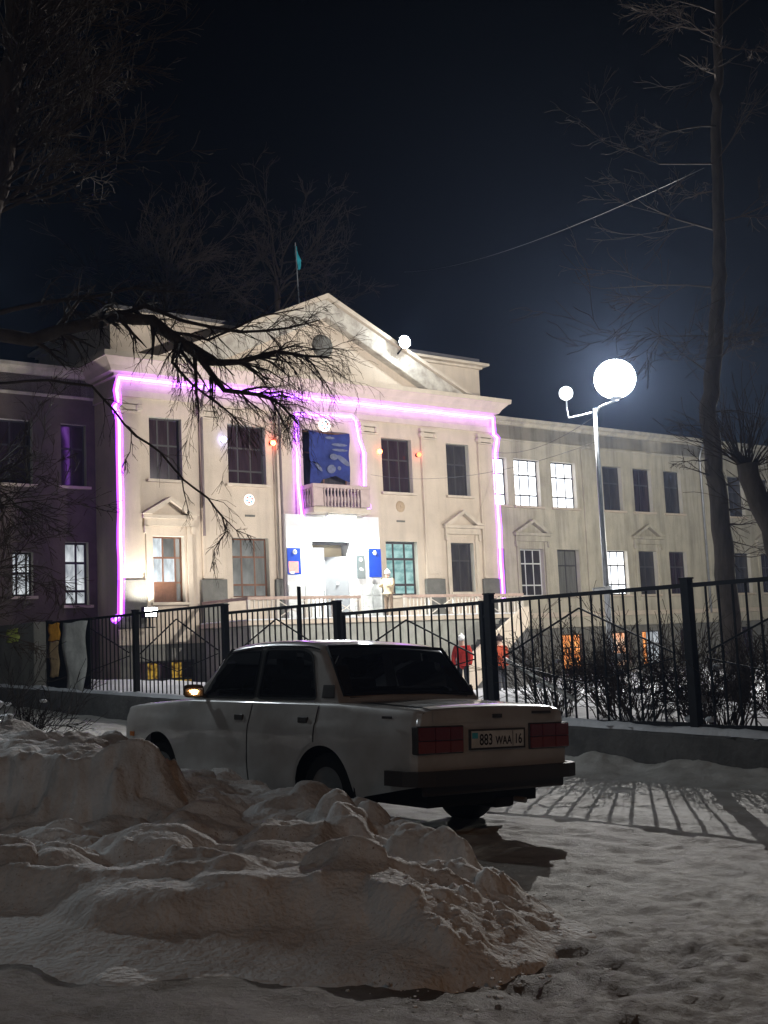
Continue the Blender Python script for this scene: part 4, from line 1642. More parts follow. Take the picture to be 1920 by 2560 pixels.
text_mesh('883', .078, pl, (-1.0295, .185, .660), M_ink)
text_mesh('WAA', .060, pl, (-1.0295, .025, .660), M_ink)
text_mesh('16', .070, pl, (-1.0295, -.165, .662), M_ink)
MB().box(-1.0300, -1.0285, .20, .255, .705, .745).build('flag_mark', mat('plate_flag', (.05, .40, .50), .5), pl)
MB().box(-1.0300, -1.0285, -.152, -.147, .645, .752).build('divider', M_ink, pl)


# bumpers
def bumper(pts, z0, z1, th, name):
    mb = MB()
    P = []
    for (x, y) in pts:
        d = 1
        P.append([(x, y, z0), (x, y, z1)])
    n = len(pts)
    out, inn = [], []
    for i, (x, y) in enumerate(pts):
        a = Vector(pts[max(i - 1, 0)])
        b = Vector(pts[min(i + 1, n - 1)])
        d = (b - a).normalized()
        nrm = Vector((d.y, -d.x)) * th
        out.append((x, y))
        inn.append((x - nrm.x, y - nrm.y))
    sec = []
    zc = (z0 + z1) / 2
    for (o, i_) in zip(out, inn):
        m_ = ((o[0] * .8 + i_[0] * .2), (o[1] * .8 + i_[1] * .2))
        sec.append([(i_[0], i_[1], z0), (m_[0], m_[1], z0), (o[0], o[1], z0 + .025), (o[0], o[1], z1 - .025), (m_[0], m_[1], z1), (i_[0], i_[1], z1), (i_[0], i_[1], z0)])
    mb.grid(sec)
    mb.f.append(tuple(range(6)))
    mb.f.append(tuple(len(mb.v) - 7 + k for k in range(6)))
    return mb.build(name, M_plastic, car)


bumper([(-.78, .792), (-.95, .785), (-1.015, .750), (-1.045, .66), (-1.052, 0), (-1.045, -.66), (-1.015, -.750), (-.95, -.785), (-.78, -.792)][::-1], .405, .505, .055, 'bumper')
bumper([(2.75, .80), (3.05, .80), (3.14, .76), (3.17, .65), (3.18, 0), (3.17, -.65), (3.14, -.76), (3.05, -.80), (2.75, -.80)], .36, .50, .055, 'bumper')
MB().box(-1.062, -1.048, -.68, .68, .448, .470).build('bumper_strip', M_rubber, car)
MB().box(-1.02, -.99, -.70, .70, .335, .41).build('rear_valance', M_plastic, car, bevel=.02)
# wheels
for xw in (0, 2.424):
    for sg in (1, -1):
        wl_ = MB()
        yc = .66 * sg
        pf = [(.19, -.075), (.255, -.085), (.282, -.072), (.290, -.05), (.290, .05), (.282, .072), (.255, .085), (.19, .075)]
        wl_.lathe(pf, 36, 'y', (xw, yc, .290))
        wo = wl_.build('wheel', M_rubber, car, smooth=True)
        MB().lathe([(0, .03 * sg), (.06, .045 * sg), (.09, .02 * sg), (.15, .03 * sg), (.185, .06 * sg), (.192, .075 * sg)], 28, 'y', (xw, yc, .290)).build('rim', M_rim, wo, smooth=True)
        MB().lathe([(0, .07 * sg), (.03, .065 * sg), (.035, .04 * sg)], 14, 'y', (xw, yc, .290)).build('hub_cap', M_chrome, wo, smooth=True)
for sg in (1, -1):
    MB().box(-.37, -.355, sg * .56, sg * .77, .13, .40).build('mud_flap', M_rubber, car)
    MB().box(-.90, -.45, sg * .10, sg * .30, .20, .28).build('silencer', M_rubber, car, bevel=.03) if sg < 0 else None
MB().tube([(-.5, -.30, .27), (-.98, -.32, .25)], .022, 10).build('exhaust', M_rim, car, smooth=True)
# door mirrors; the near one is turned to catch the assumed sodium lamp
cmi = CM.inverted()
for sg in (1, -1):
    c = Vector((1.70, sg * .86, 1.015))
    a = (cmi @ CAM - c).normalized()
    b = (cmi @ Vector((5.2, -3.2, 7.4)) - c).normalized()
    nrm = (a + b).normalized() if sg > 0 else Vector((-.98, .15, .05)).normalized()
    k = nrm.cross(Vector((0, 0, 1))).normalized()
    u = k.cross(nrm)
    mb = MB()
    P = []
    w_, h_ = .075, .045
    mh = MB()
    ring0 = [c + k * (w_ + .012) * math.copysign(abs(math.cos(t)) ** .5, math.cos(t)) + u * (h_ + .012) * math.copysign(abs(math.sin(t)) ** .5, math.sin(t)) for t in [2 * PI * q / 20 for q in range(20)]]
    ring1 = [c + (p - c) * .55 - nrm * .06 for p in ring0]
    mh.add(ring0 + ring1, [(i, (i + 1) % 20, 20 + (i + 1) % 20, 20 + i) for i in range(20)] + [tuple(range(20, 40)), tuple(range(19, -1, -1))])
    mo = mh.build('door_mirror', M_plastic, car)
    MB().tube([c - nrm * .04, (1.72, sg * .73, .97)], .02, 8).build('bracket', M_plastic, mo)
    P = []
    for i in range(7):
        row = []
        for j in range(9):
            s_, t_ = (j / 4 - 1), (i / 3 - 1)
            row.append(tuple(c + nrm * (.006 - .0003 * (s_ * s_ + t_ * t_)) + k * w_ * s_ + u * h_ * t_))
        P.append(row)
    MB().grid(P).build('mirror_glass', mat('mirror', (.9, .9, .9), .02, .5, metal=1.0), mo, smooth=True)
# wiper, aerial, roof gutters
for sg in (1, -1):
    MB().tube([(x, sg * (g_hw(z) + .006), z) for x, z in ((.20, 1.335), (.36, 1.363), (.7, 1.374), (1.1, 1.372), (1.44, 1.340))], .008, 6).build('gutter', M_chrome if sg > 0 else M_paint, car)
MB().tube([(2.2, -.68, .92), (2.2, -.70, 1.05)], .004, 5).build('aerial', M_metal, car)

# ------------------------------------------------------------------ snow pile
def pile_h(x, y):
    """height of the ploughed snow above the street"""
    n1, n2 = fbm(x * 1.7, y * 1.7, 3, 71) - .5, fbm(x * 1.7 + 9, y * 1.7, 3, 72) - .5
    wx, wy = x + n1 * .5, y + n2 * .5
    fedge = np.interp(x, [-5, -2.5, -1.8, -1.1, -.5, -.15, .2, .6, 1.2], [5.5, 5.35, 5.2, 4.95, 5.02, 5.0, 4.5, 4.75, 5.1])
    dfr = wy - fedge
    front = .62 * sst(-.05, .24, dfr) + .30 * sst(-.52, .10, dfr) + .08 * sst(-.85, -.25, dfr)
    xr = np.interp(y, [4.2, 4.6, 5.2, 5.8, 6.4, 7.2, 7.9, 8.6, 9.4], [.10, .52, .82, .78, .62, .40, .22, -.35, -1.1])
    right = sst(0, .60, xr - wx + .06)
    back = sst(0, .40, (-.57 - .848 * (y - 8.6)) - x + .30 + (wx - x) * .3)      # along the car's flank
    m = front * right * back
    base = np.interp(x, [-5, -.7, 0, .5, 1], [.27, .25, .20, .11, .07])
    base = base + .05 * sst(.3, .7, fbm(x * 1.1, y * 1.1, 2, 6))
    base = base + .06 * sst(6.2, 8.0, wy) * sst(-2.2, -.8, x)
    # tall slab on the left with a steep face towards the street
    er = (fbm(x * 4.5, y * 4.5, 4, 23, .6) - .5) * .30
    slab = sst(7.10, 7.36, wy + .05 * np.sin(x * 3) + er) * sst(-1.50, -1.90, wx + .30 * (y - 8.0) + er) * sst(11.8, 10.2, y)
    base = base + slab * (.36 + .22 * (fbm(x * 2.2, y * 2.2, 4, 15, .55) - .5))
    base = base - .10 * np.exp(-((wy - 6.75) / .32) ** 2) * sst(-.9, -1.7, x)
    # pillows: rounded lumps with creases between them
    ax, ay = x + (n2 + n1) * .35, y + (n1 - n2) * .35
    d1, v1 = worley(ax * 2.1, ay * 2.7, 31)
    d2, v2 = worley(ax * 4.6 + 3, ay * 6.0, 47)
    zone = sst(5.25, 5.7, wy) * (1 - .35 * slab)
    base = base + zone * ((.03 + .13 * v1) * np.clip(1 - (d1 / .66) ** 2, 0, 1) ** .8 - .045)
    base = base + (.15 + .85 * zone) * (.004 + .040 * v2 * v2) * np.clip(1 - (d2 / .60) ** 2, 0, 1)
    # shelves: horizontal edges where the plough blade slipped
    n = fbm(x * .9 + 3, y * 1.6, 2, 44, .4)
    q = n * 5
    base = base + (np.floor(q) / 5 + sst(.42, .62, q % 1) / 5 - .5) * .15 * (1 - .7 * slab)
    # big blocks of the plough edge
    for (bx, by, rx, ry, hh, ang, sh_) in ((-.30, 6.60, .20, .36, .13, .35, .55), (-.02, 7.05, .15, .26, .11, -.4, .7), (.08, 7.45, .12, .2, .11, .2, .6), (-.55, 6.3, .30, .20, .06, .5, .6),
                                           (.12, 6.15, .42, .13, .10, -.55, .6), (.40, 5.60, .34, .10, .06, -.6, .5), (-.1, 5.55, .5, .13, .06, -.2, .6), (-1.1, 5.45, .45, .14, .05, .1, .7), (-1.9, 5.75, .4, .16, .05, -.1, .7), (-1.25, 7.5, .2, .22, .06, 0, .6)):
        dx, dy = wx * .4 + x * .6 - bx, wy * .4 + y * .6 - by
        ca, sa = math.cos(ang), math.sin(ang)
        u, v = (dx * ca + dy * sa) / rx, (-dx * sa + dy * ca) / ry
        base = base + hh * sst(1.2, sh_, np.sqrt(u * u + v * v))
    # bowl below the big block
    base = base - .09 * np.exp(-(((x - .02) / .38) ** 2 + ((y - 5.85) / .16) ** 2))
    fine = fbm(x * 16, y * 16, 4, 91, .6) - .5
    crumb = np.maximum(sst(-.25, .45, x + .25 * n1) * sst(7.4, 6.2, y), .7 * sst(.05, -.25, dfr))
    d3, v3 = worley(x * 15, y * 15, 63)
    d4, v4 = worley(x * 8, y * 8, 66)
    base = base + fine * (.006 + .03 * crumb) + crumb * (.026 * sst(.45, .8, v3) * (1 - sst(.1, .5, d3)) + .036 * sst(.62, .9, v4) * (1 - sst(.15, .5, d4)))
    return m * np.maximum(base, .02) - .05 * (1 - sst(0, .08, m)) + (.012 + .012 * crumb) * (fine + .6 * (fbm(x * 34, y * 34, 2, 19) - .5)) * m


def snow_pile_mat():
    m = bpy.data.materials.new('ploughed_snow')
    m.use_nodes = True
    n = m.node_tree.nodes
    l = m.node_tree.links
    b = n['Principled BSDF']
    b.inputs['Roughness'].default_value = .8
    b.inputs['Specular IOR Level'].default_value = .25
    tc = n.new('ShaderNodeTexCoord')
    t = n.new('ShaderNodeTexNoise')
    t.inputs['Scale'].default_value = 2.4
    t.inputs['Detail'].default_value = 8
    t.inputs['Roughness'].default_value = .65
    l.new(tc.outputs['Object'], t.inputs[0])
    rp = n.new('ShaderNodeValToRGB')
    e = rp.color_ramp.elements
    e[0].position = .33
    e[0].color = (.52, .49, .47, 1)
    e[1].position = .58
    e[1].color = (.78, .78, .78, 1)
    l.new(t.outputs[0], rp.inputs[0])
    # grit: dark specks, denser where the plough mixed in the road dirt
    t2 = n.new('ShaderNodeTexNoise')
    t2.inputs['Scale'].default_value = 90
    t2.inputs['Detail'].default_value = 3
    l.new(tc.outputs['Object'], t2.inputs[0])
    t4 = n.new('ShaderNodeTexNoise')
    t4.inputs['Scale'].default_value = 1.1
    l.new(tc.outputs['Object'], t4.inputs[0])
    ad = n.new('ShaderNodeMath')
    ad.operation = 'MULTIPLY_ADD'
    ad.inputs[1].default_value = .35
    l.new(t4.outputs[0], ad.inputs[0])
    l.new(t2.outputs[0], ad.inputs[2])
    mr = n.new('ShaderNodeMapRange')
    mr.inputs[1].default_value = .86
    mr.inputs[2].default_value = .93
    l.new(ad.outputs[0], mr.inputs[0])
    mx = n.new('ShaderNodeMix')
    mx.data_type = 'RGBA'
    l.new(mr.outputs[0], mx.inputs['Factor'])
    l.new(rp.outputs[0], mx.inputs['A'])
    mx.inputs['B'].default_value = (.30, .24, .19, 1)
    l.new(mx.outputs['Result'], b.inputs['Base Color'])
    t3 = n.new('ShaderNodeTexNoise')
    t3.inputs['Scale'].default_value = 38
    t3.inputs['Detail'].default_value = 6
    l.new(tc.outputs['Object'], t3.inputs[0])
    bp = n.new('ShaderNodeBump')
    bp.inputs['Distance'].default_value = .022
    bp.inputs['Strength'].default_value = .8
    l.new(t3.outputs[0], bp.inputs['Height'])
    l.new(bp.outputs[0], b.inputs['Normal'])
    return m


pile = heightfield('snow_pile', np.arange(-4.6, 1.35, .014), np.arange(3.4, 11.2, .016), lambda x, y: street_z(x, y) + (fbm(x * 1.6, y * 1.6, 5, 3) - .5) * .07 * 0 + pile_h(x, y), snow_pile_mat(), None,
                   keep=lambda x, y: pile_h(x, y) > -.045)
tag(pile, 'large heap of ploughed lumpy snow in the foreground before the car', 'snow pile')

cr_ = MB()
rc = random.Random(5)
for k in range(260):
    t = rc.random()
    ex, ey = np.interp(t, [0, .25, .5, .75, 1], [.45, .80, .85, .50, .0]), np.interp(t, [0, .25, .5, .75, 1], [7.3, 6.2, 5.3, 4.5, 4.2])
    x_, y_ = ex + rc.gauss(-.12, .22), ey + rc.gauss(0, .22)
    xa, ya = np.array([x_]), np.array([y_])
    z_ = float((street_z(xa, ya) + np.maximum(pile_h(xa, ya), 0))[0])
    r_ = .003 + .012 * rc.random() ** 4
    vs = [(x_ + r_ * a * rc.uniform(.7, 1.3), y_ + r_ * b * rc.uniform(.7, 1.3), z_ + r_ * c * rc.uniform(.6, 1.0)) for a, b, c in
          ((1, 0, 0), (0, 1, 0), (-1, 0, 0), (0, -1, 0), (.7, .7, .7), (-.7, .7, .8), (-.7, -.7, .7), (.7, -.7, .8))]
    cr_.add(vs, [(0, 1, 4), (1, 2, 5), (2, 3, 6), (3, 0, 7), (4, 5, 6, 7), (4, 1, 5), (5, 2, 6), (6, 3, 7), (7, 0, 4)])
cr_.build('snow_crumbs', pile.data.materials[0], pile, kind='stuff')

# ------------------------------------------------------------------ trees
class Tree:
    def __init__(self, seed):
        self.r = random.Random(seed)
        self.wood = MB()
        self.twigs = MB()

    def limb(self, pts, r0, r1, spawn=0, wig=.03, **kw):
        """a limb through given points; spawns side branches"""
        P = [Vector(p) for p in pts]
        # subdivide with a little wander
        out = [P[0]]
        for a, b in zip(P[:-1], P[1:]):
            n = max(2, int((b - a).length / .22))
            for i in range(1, n + 1):
                q = a.lerp(b, i / n)
                if i < n:
                    q = q + Vector((self.r.uniform(-1, 1), self.r.uniform(-1, 1), self.r.uniform(-1, 1))) * wig
                out.append(q)
        n = len(out)
        rad = [r0 + (r1 - r0) * (i / (n - 1)) ** .8 for i in range(n)]
        self.wood.tube(out, rad, 8 if r0 > .06 else 5)
        for i in range(spawn):
            t = self.r.uniform(kw.get('from_', .15), 1.0)
            k = min(n - 2, int(t * (n - 1)))
            d = (out[k + 1] - out[k]).normalized()
            self.branch(out[k], self.side(d, kw.get('spread', .9)), kw.get('length', 1.2) * self.r.uniform(.5, 1.15), max(.005, rad[k] * .5), kw.get('depth', 2), kw)
        return out

    def side(self, d, spread):
        o = Vector((self.r.gauss(0, 1), self.r.gauss(0, 1), self.r.gauss(0, 1)))
        o = o - d * o.dot(d)
        if o.length < 1e-3:
            o = d.orthogonal()
        return (d * math.cos(spread) + o.normalized() * math.sin(spread)).normalized()

    def branch(self, p, d, L, r, depth, kw):
        n = 5 if depth > 0 else 4
        droop = kw.get('droop', 0.0)
        pts = [p]
        q = p
        dirs = []
        for i in range(n):
            d = (d + Vector((self.r.gauss(0, .16), self.r.gauss(0, .16), self.r.gauss(0, .16) - droop))).normalized()
            q = q + d * (L / n)
            pts.append(q)
            dirs.append(d)
        rmin = kw.get('rmin', .0022)
        rad = [max(rmin, r * (1 - .85 * i / n)) for i in range(n + 1)]
        tgt = self.wood if r > .03 else self.twigs
        tgt.tube(pts, rad, 5 if r > .02 else 3, False)
        if depth > 0:
            m = kw.get('fork', 5)
            for i in range(m):
                k = self.r.randint(1, n - 1)
                self.branch(pts[k], self.side(dirs[k], kw.get('spread', .8) * self.r.uniform(.5, 1.1)), L * self.r.uniform(.35, .65), max(rmin, rad[k] * .6), depth - 1, kw)

    def build(self, name, label, m1, m2, group=None):
        t = empty(name)
        self.wood.build('trunk', m1, t, smooth=True, fix=False)
        self.twigs.build('crown', m2, t, fix=False)
        tag(t, label, 'tree', group)
        return t


# big bare tree at the left edge; its dark limbs hang before the facade
T = Tree(3)
D0 = 11.5
T.limb([(-4.15, 11.6, -.1), at(-95, 1500, 11.6), at(-70, 1000, 11.5), at(-50, 760, 11.4), at(-30, 520, 11.4), at(15, 330, 11.5), at(40, 40, 11.6), at(60, -300, 11.6)], .24, .09)
dark = dict(depth=2, length=.70, spread=.68, droop=.13, fork=4, rmin=.0017)
# main limb
m1 = T.limb([at(-60, 830, 11.4), at(80, 850, 11.3), at(200, 815, 11.1), at(290, 790, 11.0), at(380, 800, 10.9), at(450, 855, 10.8), at(520, 905, 10.7)], .075, .05, 16, .012, **dark)
T.limb([at(520, 905, 10.7), at(600, 905, 10.6), at(690, 880, 10.6), at(760, 890, 10.5), at(830, 895, 10.5)], .040, .008, 30, .012, **dict(dark, length=.62))
T.limb([at(500, 895, 10.7), at(560, 975, 10.6), at(640, 985, 10.5), at(700, 1010, 10.5), at(745, 1060, 10.4)], .036, .008, 32, .012, **dict(dark, length=.56))
T.limb([at(440, 845, 10.8), at(430, 905, 10.7), at(480, 960, 10.6), at(560, 1020, 10.5), at(610, 1070, 10.5)], .022, .006, 22, .012, **dict(dark, length=.56))
T.limb([at(300, 790, 11.0), at(360, 765, 11.0), at(450, 800, 10.9), at(600, 830, 10.8), at(720, 820, 10.8), at(800, 800, 10.8)], .030, .007, 22, .012, **dict(dark, length=.60))
T.limb([at(340, 780, 11.0), at(420, 830, 10.9), at(520, 850, 10.9), at(650, 790, 10.9), at(760, 770, 10.9)], .026, .006, 20, .012, **dict(dark, length=.56))
# lower limb sweeping down to the right
T.limb([at(-40, 960, 11.4), at(120, 950, 11.3), at(230, 965, 11.2), at(285, 1025, 11.1), at(340, 1090, 11.0), at(400, 1130, 11.0), at(460, 1200, 11.0), at(520, 1245, 10.9), at(555, 1290, 10.9)], .015, .010, 12, .010, **dict(dark, length=.35, depth=1))
T.limb([at(555, 1290, 10.9), at(565, 1330, 10.9), at(535, 1375, 10.9), at(525, 1430, 10.9)], .010, .003, 12, .010, **dict(dark, length=.22, depth=1))
T.limb([at(545, 1280, 10.9), at(590, 1325, 10.9), at(640, 1345, 10.9)], .008, .003, 8, .010, **dict(dark, length=.2, depth=1))
T.limb([at(455, 1195, 11.0), at(465, 1250, 11.0), at(475, 1300, 11.0)], .008, .003, 6, .010, **dict(dark, length=.18, depth=1))
T.limb([at(328, 1075, 11.0), at(325, 1130, 11.0), at(305, 1170, 11.0)], .006, .003, 6, .008, **dict(dark, length=.18, depth=1))
T.limb([at(-30, 790, 11.3), at(100, 760, 11.2), at(220, 745, 11.1), at(330, 720, 11.0), at(460, 730, 10.9)], .03, .008, 24, .012, **dict(dark, length=.5))
# upper crown
for k in range(54):
    s = T.r.uniform(.35, 1.0)
    p = at(-60 + 110 * s, 900 - 1000 * s, 11.5)
    T.branch(p, Vector((T.r.uniform(.25, .9), T.r.uniform(-.5, .5), T.r.uniform(.1, .9))).normalized(), T.r.uniform(1.0, 1.9), .022, 3, dict(fork=4, spread=.6, droop=-.03, rmin=.003))
for k in range(18):
    s = T.r.uniform(0, .45)
    p = at(-90 + 60 * s, 1600 - 900 * s, 11.5)
    T.branch(p, Vector((T.r.uniform(.3, .9), T.r.uniform(-.5, .5), T.r.uniform(-.3, .7))).normalized(), T.r.uniform(.7, 1.2), .014, 3, dict(fork=4, spread=.7, droop=.0, rmin=.003))
T.build('bare_tree', 'bare tree at the left edge, dark branches reaching in front of the school', M_bark, M_twig)

# two trees at the right, in the yard
T = Tree(8)
b0 = at(1835, 1720, 19.0)
T.limb([(b0.x + .05, 19.0, .0), at(1838, 1650, 19.0), at(1812, 1400, 19.0), at(1785, 1180, 19.0), at(1770, 1050, 19.0), at(1790, 850, 19.1), at(1800, 600, 19.2), at(1790, 300, 19.3), at(1800, -100, 19.4)], .21, .06)
for k in range(17):
    s = T.r.random()
    p = at(1790, 950 - 1100 * s, 19.2)
    T.branch(p, Vector((T.r.uniform(-1, .7), T.r.uniform(-.8, .8), T.r.uniform(-.05, .8))).normalized(), T.r.uniform(1.2, 3.0) * (1.1 - .4 * s), .018, 3, dict(fork=4, spread=.65, droop=-.01, rmin=.004))
for k in range(10):
    p = at(1780 + k, 1030 + 40 * k, 19.0)
    T.branch(p, Vector((T.r.choice((-1, 1)) * T.r.uniform(.5, 1), -.3, T.r.uniform(-.3, .4))).normalized(), T.r.uniform(.6, 1.1), .02, 2, dict(fork=4, spread=.7, rmin=.004))
T.build('bare_tree', 'tall bare tree with thick leaning trunk before the right wing', M_barkgrey, M_twig)
T = Tree(12)
T.limb([at(2010, 1780, 17.0), at(1985, 1500, 17.0), at(1930, 1320, 17.0), at(1885, 1220, 17.0), at(1868, 1160, 17.0)], .19, .16)
for k in range(46):
    a = T.r.uniform(-1.15, 1.15)
    T.branch(at(1868 + 16 * math.sin(a), 1168, 17.0), Vector((math.sin(a), T.r.uniform(-.5, .5), math.cos(a))).normalized(), T.r.uniform(.6, 1.3), .014, 1, dict(fork=3, spread=.3, droop=-.03, rmin=.004))
for k in range(16):
    a = T.r.uniform(-.9, .9)
    T.branch(at(1915, 1290, 17.0), Vector((math.sin(a), T.r.uniform(-.5, .5), math.cos(a))).normalized(), T.r.uniform(.6, 1.2), .013, 1, dict(fork=3, spread=.4, rmin=.004))
T.build('pollarded_tree', 'cut back tree with a fan of thin shoots at the right edge', M_barkgrey, M_twig)
# bare trees standing behind the school
for (px, dep, top, sd, lb) in ((420, 62, 420, 21, 'dim bare tree behind the left end of the school roof'), (700, 66, 470, 22, 'dim bare tree behind the school pediment and flag')):
    T = Tree(sd)
    T.limb([at(px, 1500, dep), at(px + 10, 1000, dep), at(px - 10, 700, dep)], .35, .15)
    for k in range(40):
        s = T.r.random()
        T.branch(at(px, 1050 - 400 * s, dep), Vector((T.r.uniform(-.8, .8), T.r.uniform(-.6, .6), T.r.uniform(.3, 1))).normalized(), T.r.uniform(3, 6), .06, 3, dict(fork=4, spread=.55, rmin=.012))
    T.build('bare_tree', lb, M_bark, M_bark)


# ------------------------------------------------------------------ shrubs
def shrub(loc, h, w, n, seed, label, m=M_twig, group='leafless shrubs behind the fence', snow=6):
    T = Tree(seed)
    for k in range(n):
        a = T.r.uniform(0, 2 * PI)
        rr_ = T.r.uniform(0, .35) * w
        T.branch(Vector((loc[0] + rr_ * math.cos(a), loc[1] + rr_ * math.sin(a), loc[2] - .05)), Vector((math.cos(a) * .5 * w / h, math.sin(a) * .5 * w / h, 1)).normalized(), h * T.r.uniform(.6, 1.05), .010, 2, dict(fork=4, spread=.5, rmin=.0035))
    t = empty('shrub')
    T.wood.v += T.twigs.v and []
    T.twigs.build('branches', m, t, fix=False)
    sn = MB()
    for k in range(snow):
        a = T.r.uniform(0, 2 * PI)
        q = T.r.uniform(.1, .5) * w
        sn.sphere((loc[0] + q * math.cos(a), loc[1] + q * math.sin(a), loc[2] + h * T.r.uniform(.05, .75)), T.r.uniform(.03, .09), 8, 5, 1.3, 1.2, .6)
    if snow:
        sn.build('snow_clumps', M_snow, t, smooth=True)
    tag(t, label, 'shrub', group)


SH = [(2.75, .75, 1.05, .9), (2.0, 1.1, .95, .8), (1.35, .75, 1.1, .9), (.62, 1.0, .9, .8), (.05, .7, 1.0, .9), (-.7, .95, 1.0, .9), (-1.4, .7, .85, .8), (-2.1, 1.0, 1.0, .9)]
names = ['leafless shrub nearest the car, behind the fence', 'leafless shrub behind the fence beside the sloping handrail', 'tall leafless shrub in the middle of the fence panel right of the car',
         'low leafless shrub left of the thick fence post', 'leafless shrub directly behind the thick fence post', 'leafless shrub just right of the thick fence post', 'low leafless shrub near the right picture edge', 'leafless shrub at the right picture edge']
for i, (a, c, h, w) in enumerate(SH):
    p = fp(a, 0, c)
    z = float(yard_z(np.array([p.x]), np.array([p.y]))[0])
    shrub((p.x, p.y, z), h * 1.08, w, 44, 100 + i, names[i])
z = .2
p = at(15, 1850, 12.6)
shrub((p.x - .1, p.y, float(street_z(p.x, p.y))), 1.1, 1.1, 34, 140, 'dark leafless shrub with snow at the left picture edge', M_barkdark, None, 16)


# ------------------------------------------------------------------ people
def person(loc, height, face, coat, trousers, hat, label, arm=None, hatcol=None):
    """standing figure; face = heading angle"""
    h = height
    t = empty('person', rot(loc, face))
    J = {'pel': (0, 0, .52), 'wai': (0, .0, .60), 'che': (0, .0, .72), 'nek': (0, .01, .83), 'hd0': (0, .012, .875), 'hd1': (0, .015, .955),
         'shl': (-.115, 0, .79), 'ell': (-.150, .02, .63), 'hal': (-.135, .08, .50), 'shr': (.115, 0, .79), 'elr': (.150, .02, .63), 'har': (.135, .08, .50),
         'hil': (-.055, 0, .50), 'knl': (-.06, .015, .27), 'anl': (-.062, -.005, .045), 'tol': (-.065, .075, .02), 'hir': (.055, 0, .50), 'knr': (.06, .015, .27), 'anr': (.062, -.005, .045), 'tor': (.065, .075, .02)}
    if arm:
        J.update(arm)
    R = {'pel': .085, 'wai': .085, 'che': .095, 'nek': .035, 'hd0': .052, 'hd1': .050, 'shl': .05, 'ell': .036, 'hal': .026, 'shr': .05, 'elr': .036, 'har': .026,
         'hil': .062, 'knl': .045, 'anl': .032, 'tol': .022, 'hir': .062, 'knr': .045, 'anr': .032, 'tor': .022}
    E_ = [('pel', 'wai'), ('wai', 'che'), ('che', 'nek'), ('nek', 'hd0'), ('hd0', 'hd1'), ('che', 'shl'), ('shl', 'ell'), ('ell', 'hal'), ('che', 'shr'), ('shr', 'elr'), ('elr', 'har'),
          ('pel', 'hil'), ('hil', 'knl'), ('knl', 'anl'), ('anl', 'tol'), ('pel', 'hir'), ('hir', 'knr'), ('knr', 'anr'), ('anr', 'tor')]

    def skin(keys, edges, grow, name, m):
        me = bpy.data.meshes.new(name)
        ix = {k: i for i, k in enumerate(keys)}
        me.from_pydata([tuple(c * h for c in J[k]) for k in keys], [(ix[a], ix[b]) for a, b in edges], [])
        o = bpy.data.objects.new(name, me)
        C.objects.link(o)
        o.modifiers.new('skin', 'SKIN')
        sv = me.skin_vertices[0].data
        for k in keys:
            r = R[k] * h * grow
            sv[ix[k]].radius = (r, r)
            sv[ix[k]].use_root = (k == keys[0])
        ss = o.modifiers.new('sub', 'SUBSURF')
        ss.levels = 2
        ss.render_levels = 2
        dg = bpy.context.evaluated_depsgraph_get()
        m2 = bpy.data.meshes.new_from_object(o.evaluated_get(dg))
        bpy.data.objects.remove(o)
        m2.materials.clear()
        for q in (m if isinstance(m, list) else [m]):
            m2.materials.append(q)
        m2.shade_smooth()
        return m2
    keys = list(J)
    bm_ = skin(keys, E_, 1.0, 'body', [trousers, mat('skin', (.45, .29, .22), .6), M_rubber])
    for pg in bm_.polygons:
        z = pg.center.z / h
        if z > .82:
            pg.material_index = 1
        elif z < .06:
            pg.material_index = 2
    b = link('body', bm_, None, t)
    ck = [k for k in keys if k in ('wai', 'pel', 'che', 'shl', 'ell', 'hal', 'shr', 'elr', 'har', 'nek', 'hil', 'hir')]
    ck.remove('wai')
    ck = ['wai'] + ck
    link('coat', skin(ck, [e for e in E_ if e[0] in ck and e[1] in ck], 1.18, 'coat', coat), None, t)
    if hat:
        q = J['hd1']
        hm = MB().sphere((q[0] * h, (q[1] - .006) * h, (q[2] + .005) * h), .066 * h, 16, 10, 1, 1.05, .9)
        hm.sphere((q[0] * h, (q[1] - .006) * h, (q[2] + .068) * h), .022 * h, 10, 8)
        hm.lathe([(.064 * h, -.02 * h), (.072 * h, -.015 * h), (.072 * h, .012 * h), (.064 * h, .018 * h)], 16, 'z', (q[0] * h, (q[1] - .006) * h, (q[2] - .002) * h))
        hm.build('hat', hat, t, smooth=True)
    # face
    q = J['hd0']
    fm = MB().sphere((0, (q[1] + .055) * h, (q[2] + .030) * h), .010 * h, 8, 6)
    fm.build('nose', MATS['skin'], b, smooth=True)
    ey = MB()
    for sg in (-1, 1):
        ey.sphere((sg * .019 * h, (q[1] + .046) * h, (q[2] + .045) * h), .006 * h, 8, 6)
    ey.build('eyes', M_rubber, b, smooth=True)
    tag(t, label, 'person')
    return t


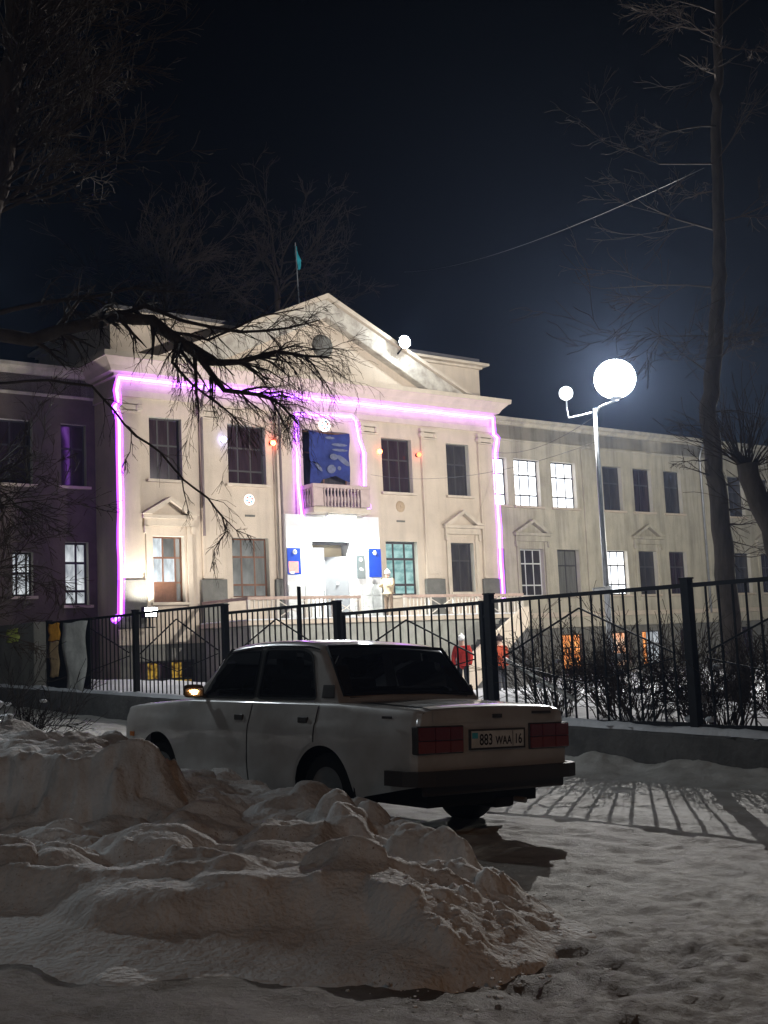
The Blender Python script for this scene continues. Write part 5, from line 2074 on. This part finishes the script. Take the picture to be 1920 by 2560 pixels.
M_beige = mat('coat_beige', (.40, .31, .20), .85, .2, .2, 8)
M_trous = mat('trousers_dark', (.03, .03, .035), .85)
M_trousb = mat('trousers_beige', (.16, .11, .075), .85, .2, .3, 8)
M_redc = mat('coat_red', (.36, .022, .014), .8, .2, .2, 8)
M_redc2 = mat('coat_orange', (.30, .045, .016), .8, .2, .2, 8)
M_hatw = mat('hat_white', (.74, .73, .70), .9)
M_hatd = mat('hat_dark', (.03, .02, .02), .9)
P1 = bpt(1.62, -1.35, 2.40)
person(P1, 1.72, FY + PI * .62, M_beige, M_trousb, M_hatw, 'person in pale coat and white hat on the terrace right of the door',
       {'elr': (.16, .05, .66), 'har': (.12, .15, .70), 'hal': (-.06, .17, .66), 'ell': (-.15, .06, .66)})
for (px, py, dep, hh, co, ha, fc, lb) in ((1153, 1582, 33.0, 1.50, M_redc, M_hatw, 2.9, 'person in red coat and white hat in the yard, left of the fence post'),
                                          (1248, 1583, 35.0, 1.52, M_redc2, M_hatd, .6, 'person in orange red coat and dark hat in the yard, right of the fence post')):
    tp = at(px, py, dep)
    gz = float(yard_z(np.array([tp.x]), np.array([tp.y]))[0])
    hh = max(1.2, (tp.z - gz) / 1.04)
    person((tp.x, tp.y, gz - .01), hh, fc, co, M_trous, ha, lb)

# ------------------------------------------------------------------ overhead cables
M_plastic_cable = mat('cable', (.05, .05, .05), .6)


def cable(p0, p1, sag, r, label):
    pts = []
    for i in range(25):
        t = i / 24
        p = p0.lerp(p1, t)
        p = p - Vector((0, 0, sag * 4 * t * (1 - t)))
        pts.append(p)
    o = MB().tube(pts, r, 5).build('overhead_cable', M_plastic_cable, None, smooth=True)
    tag(o, label, 'cable', 'overhead cables')


cable(at(1010, 680, 60), at(1760, 420, 22), .5, .006, 'thin cable crossing the night sky above the street lamp')
cable(bpt(8.5, -.2, 9.2), Vector((5.84, 31, 7.3)), .35, .007, 'thin cable from the lamp pole to the school corner')
cable(bpt(1.9, -.2, 7.9), Vector((5.84, 31, 6.6)), .5, .006, 'thin cable from the lamp pole to the wall beside the balcony')

# ------------------------------------------------------------------ frosty air
hz = MB().box(-60, 80, -12, 95, -3.2, 22).build('haze', None)
hz['kind'] = 'stuff'
hm_ = bpy.data.materials.new('frosty_air')
hm_.use_nodes = True
nn = hm_.node_tree.nodes
nn.remove(nn['Principled BSDF'])
pv = nn.new('ShaderNodeVolumePrincipled')
pv.inputs['Color'].default_value = (.46, .62, 1.0, 1)
pv.inputs['Density'].default_value = .00055
pv.inputs['Anisotropy'].default_value = 0.7
hm_.node_tree.links.new(pv.outputs[0], nn['Material Output'].inputs['Volume'])
hz.data.materials.append(hm_)
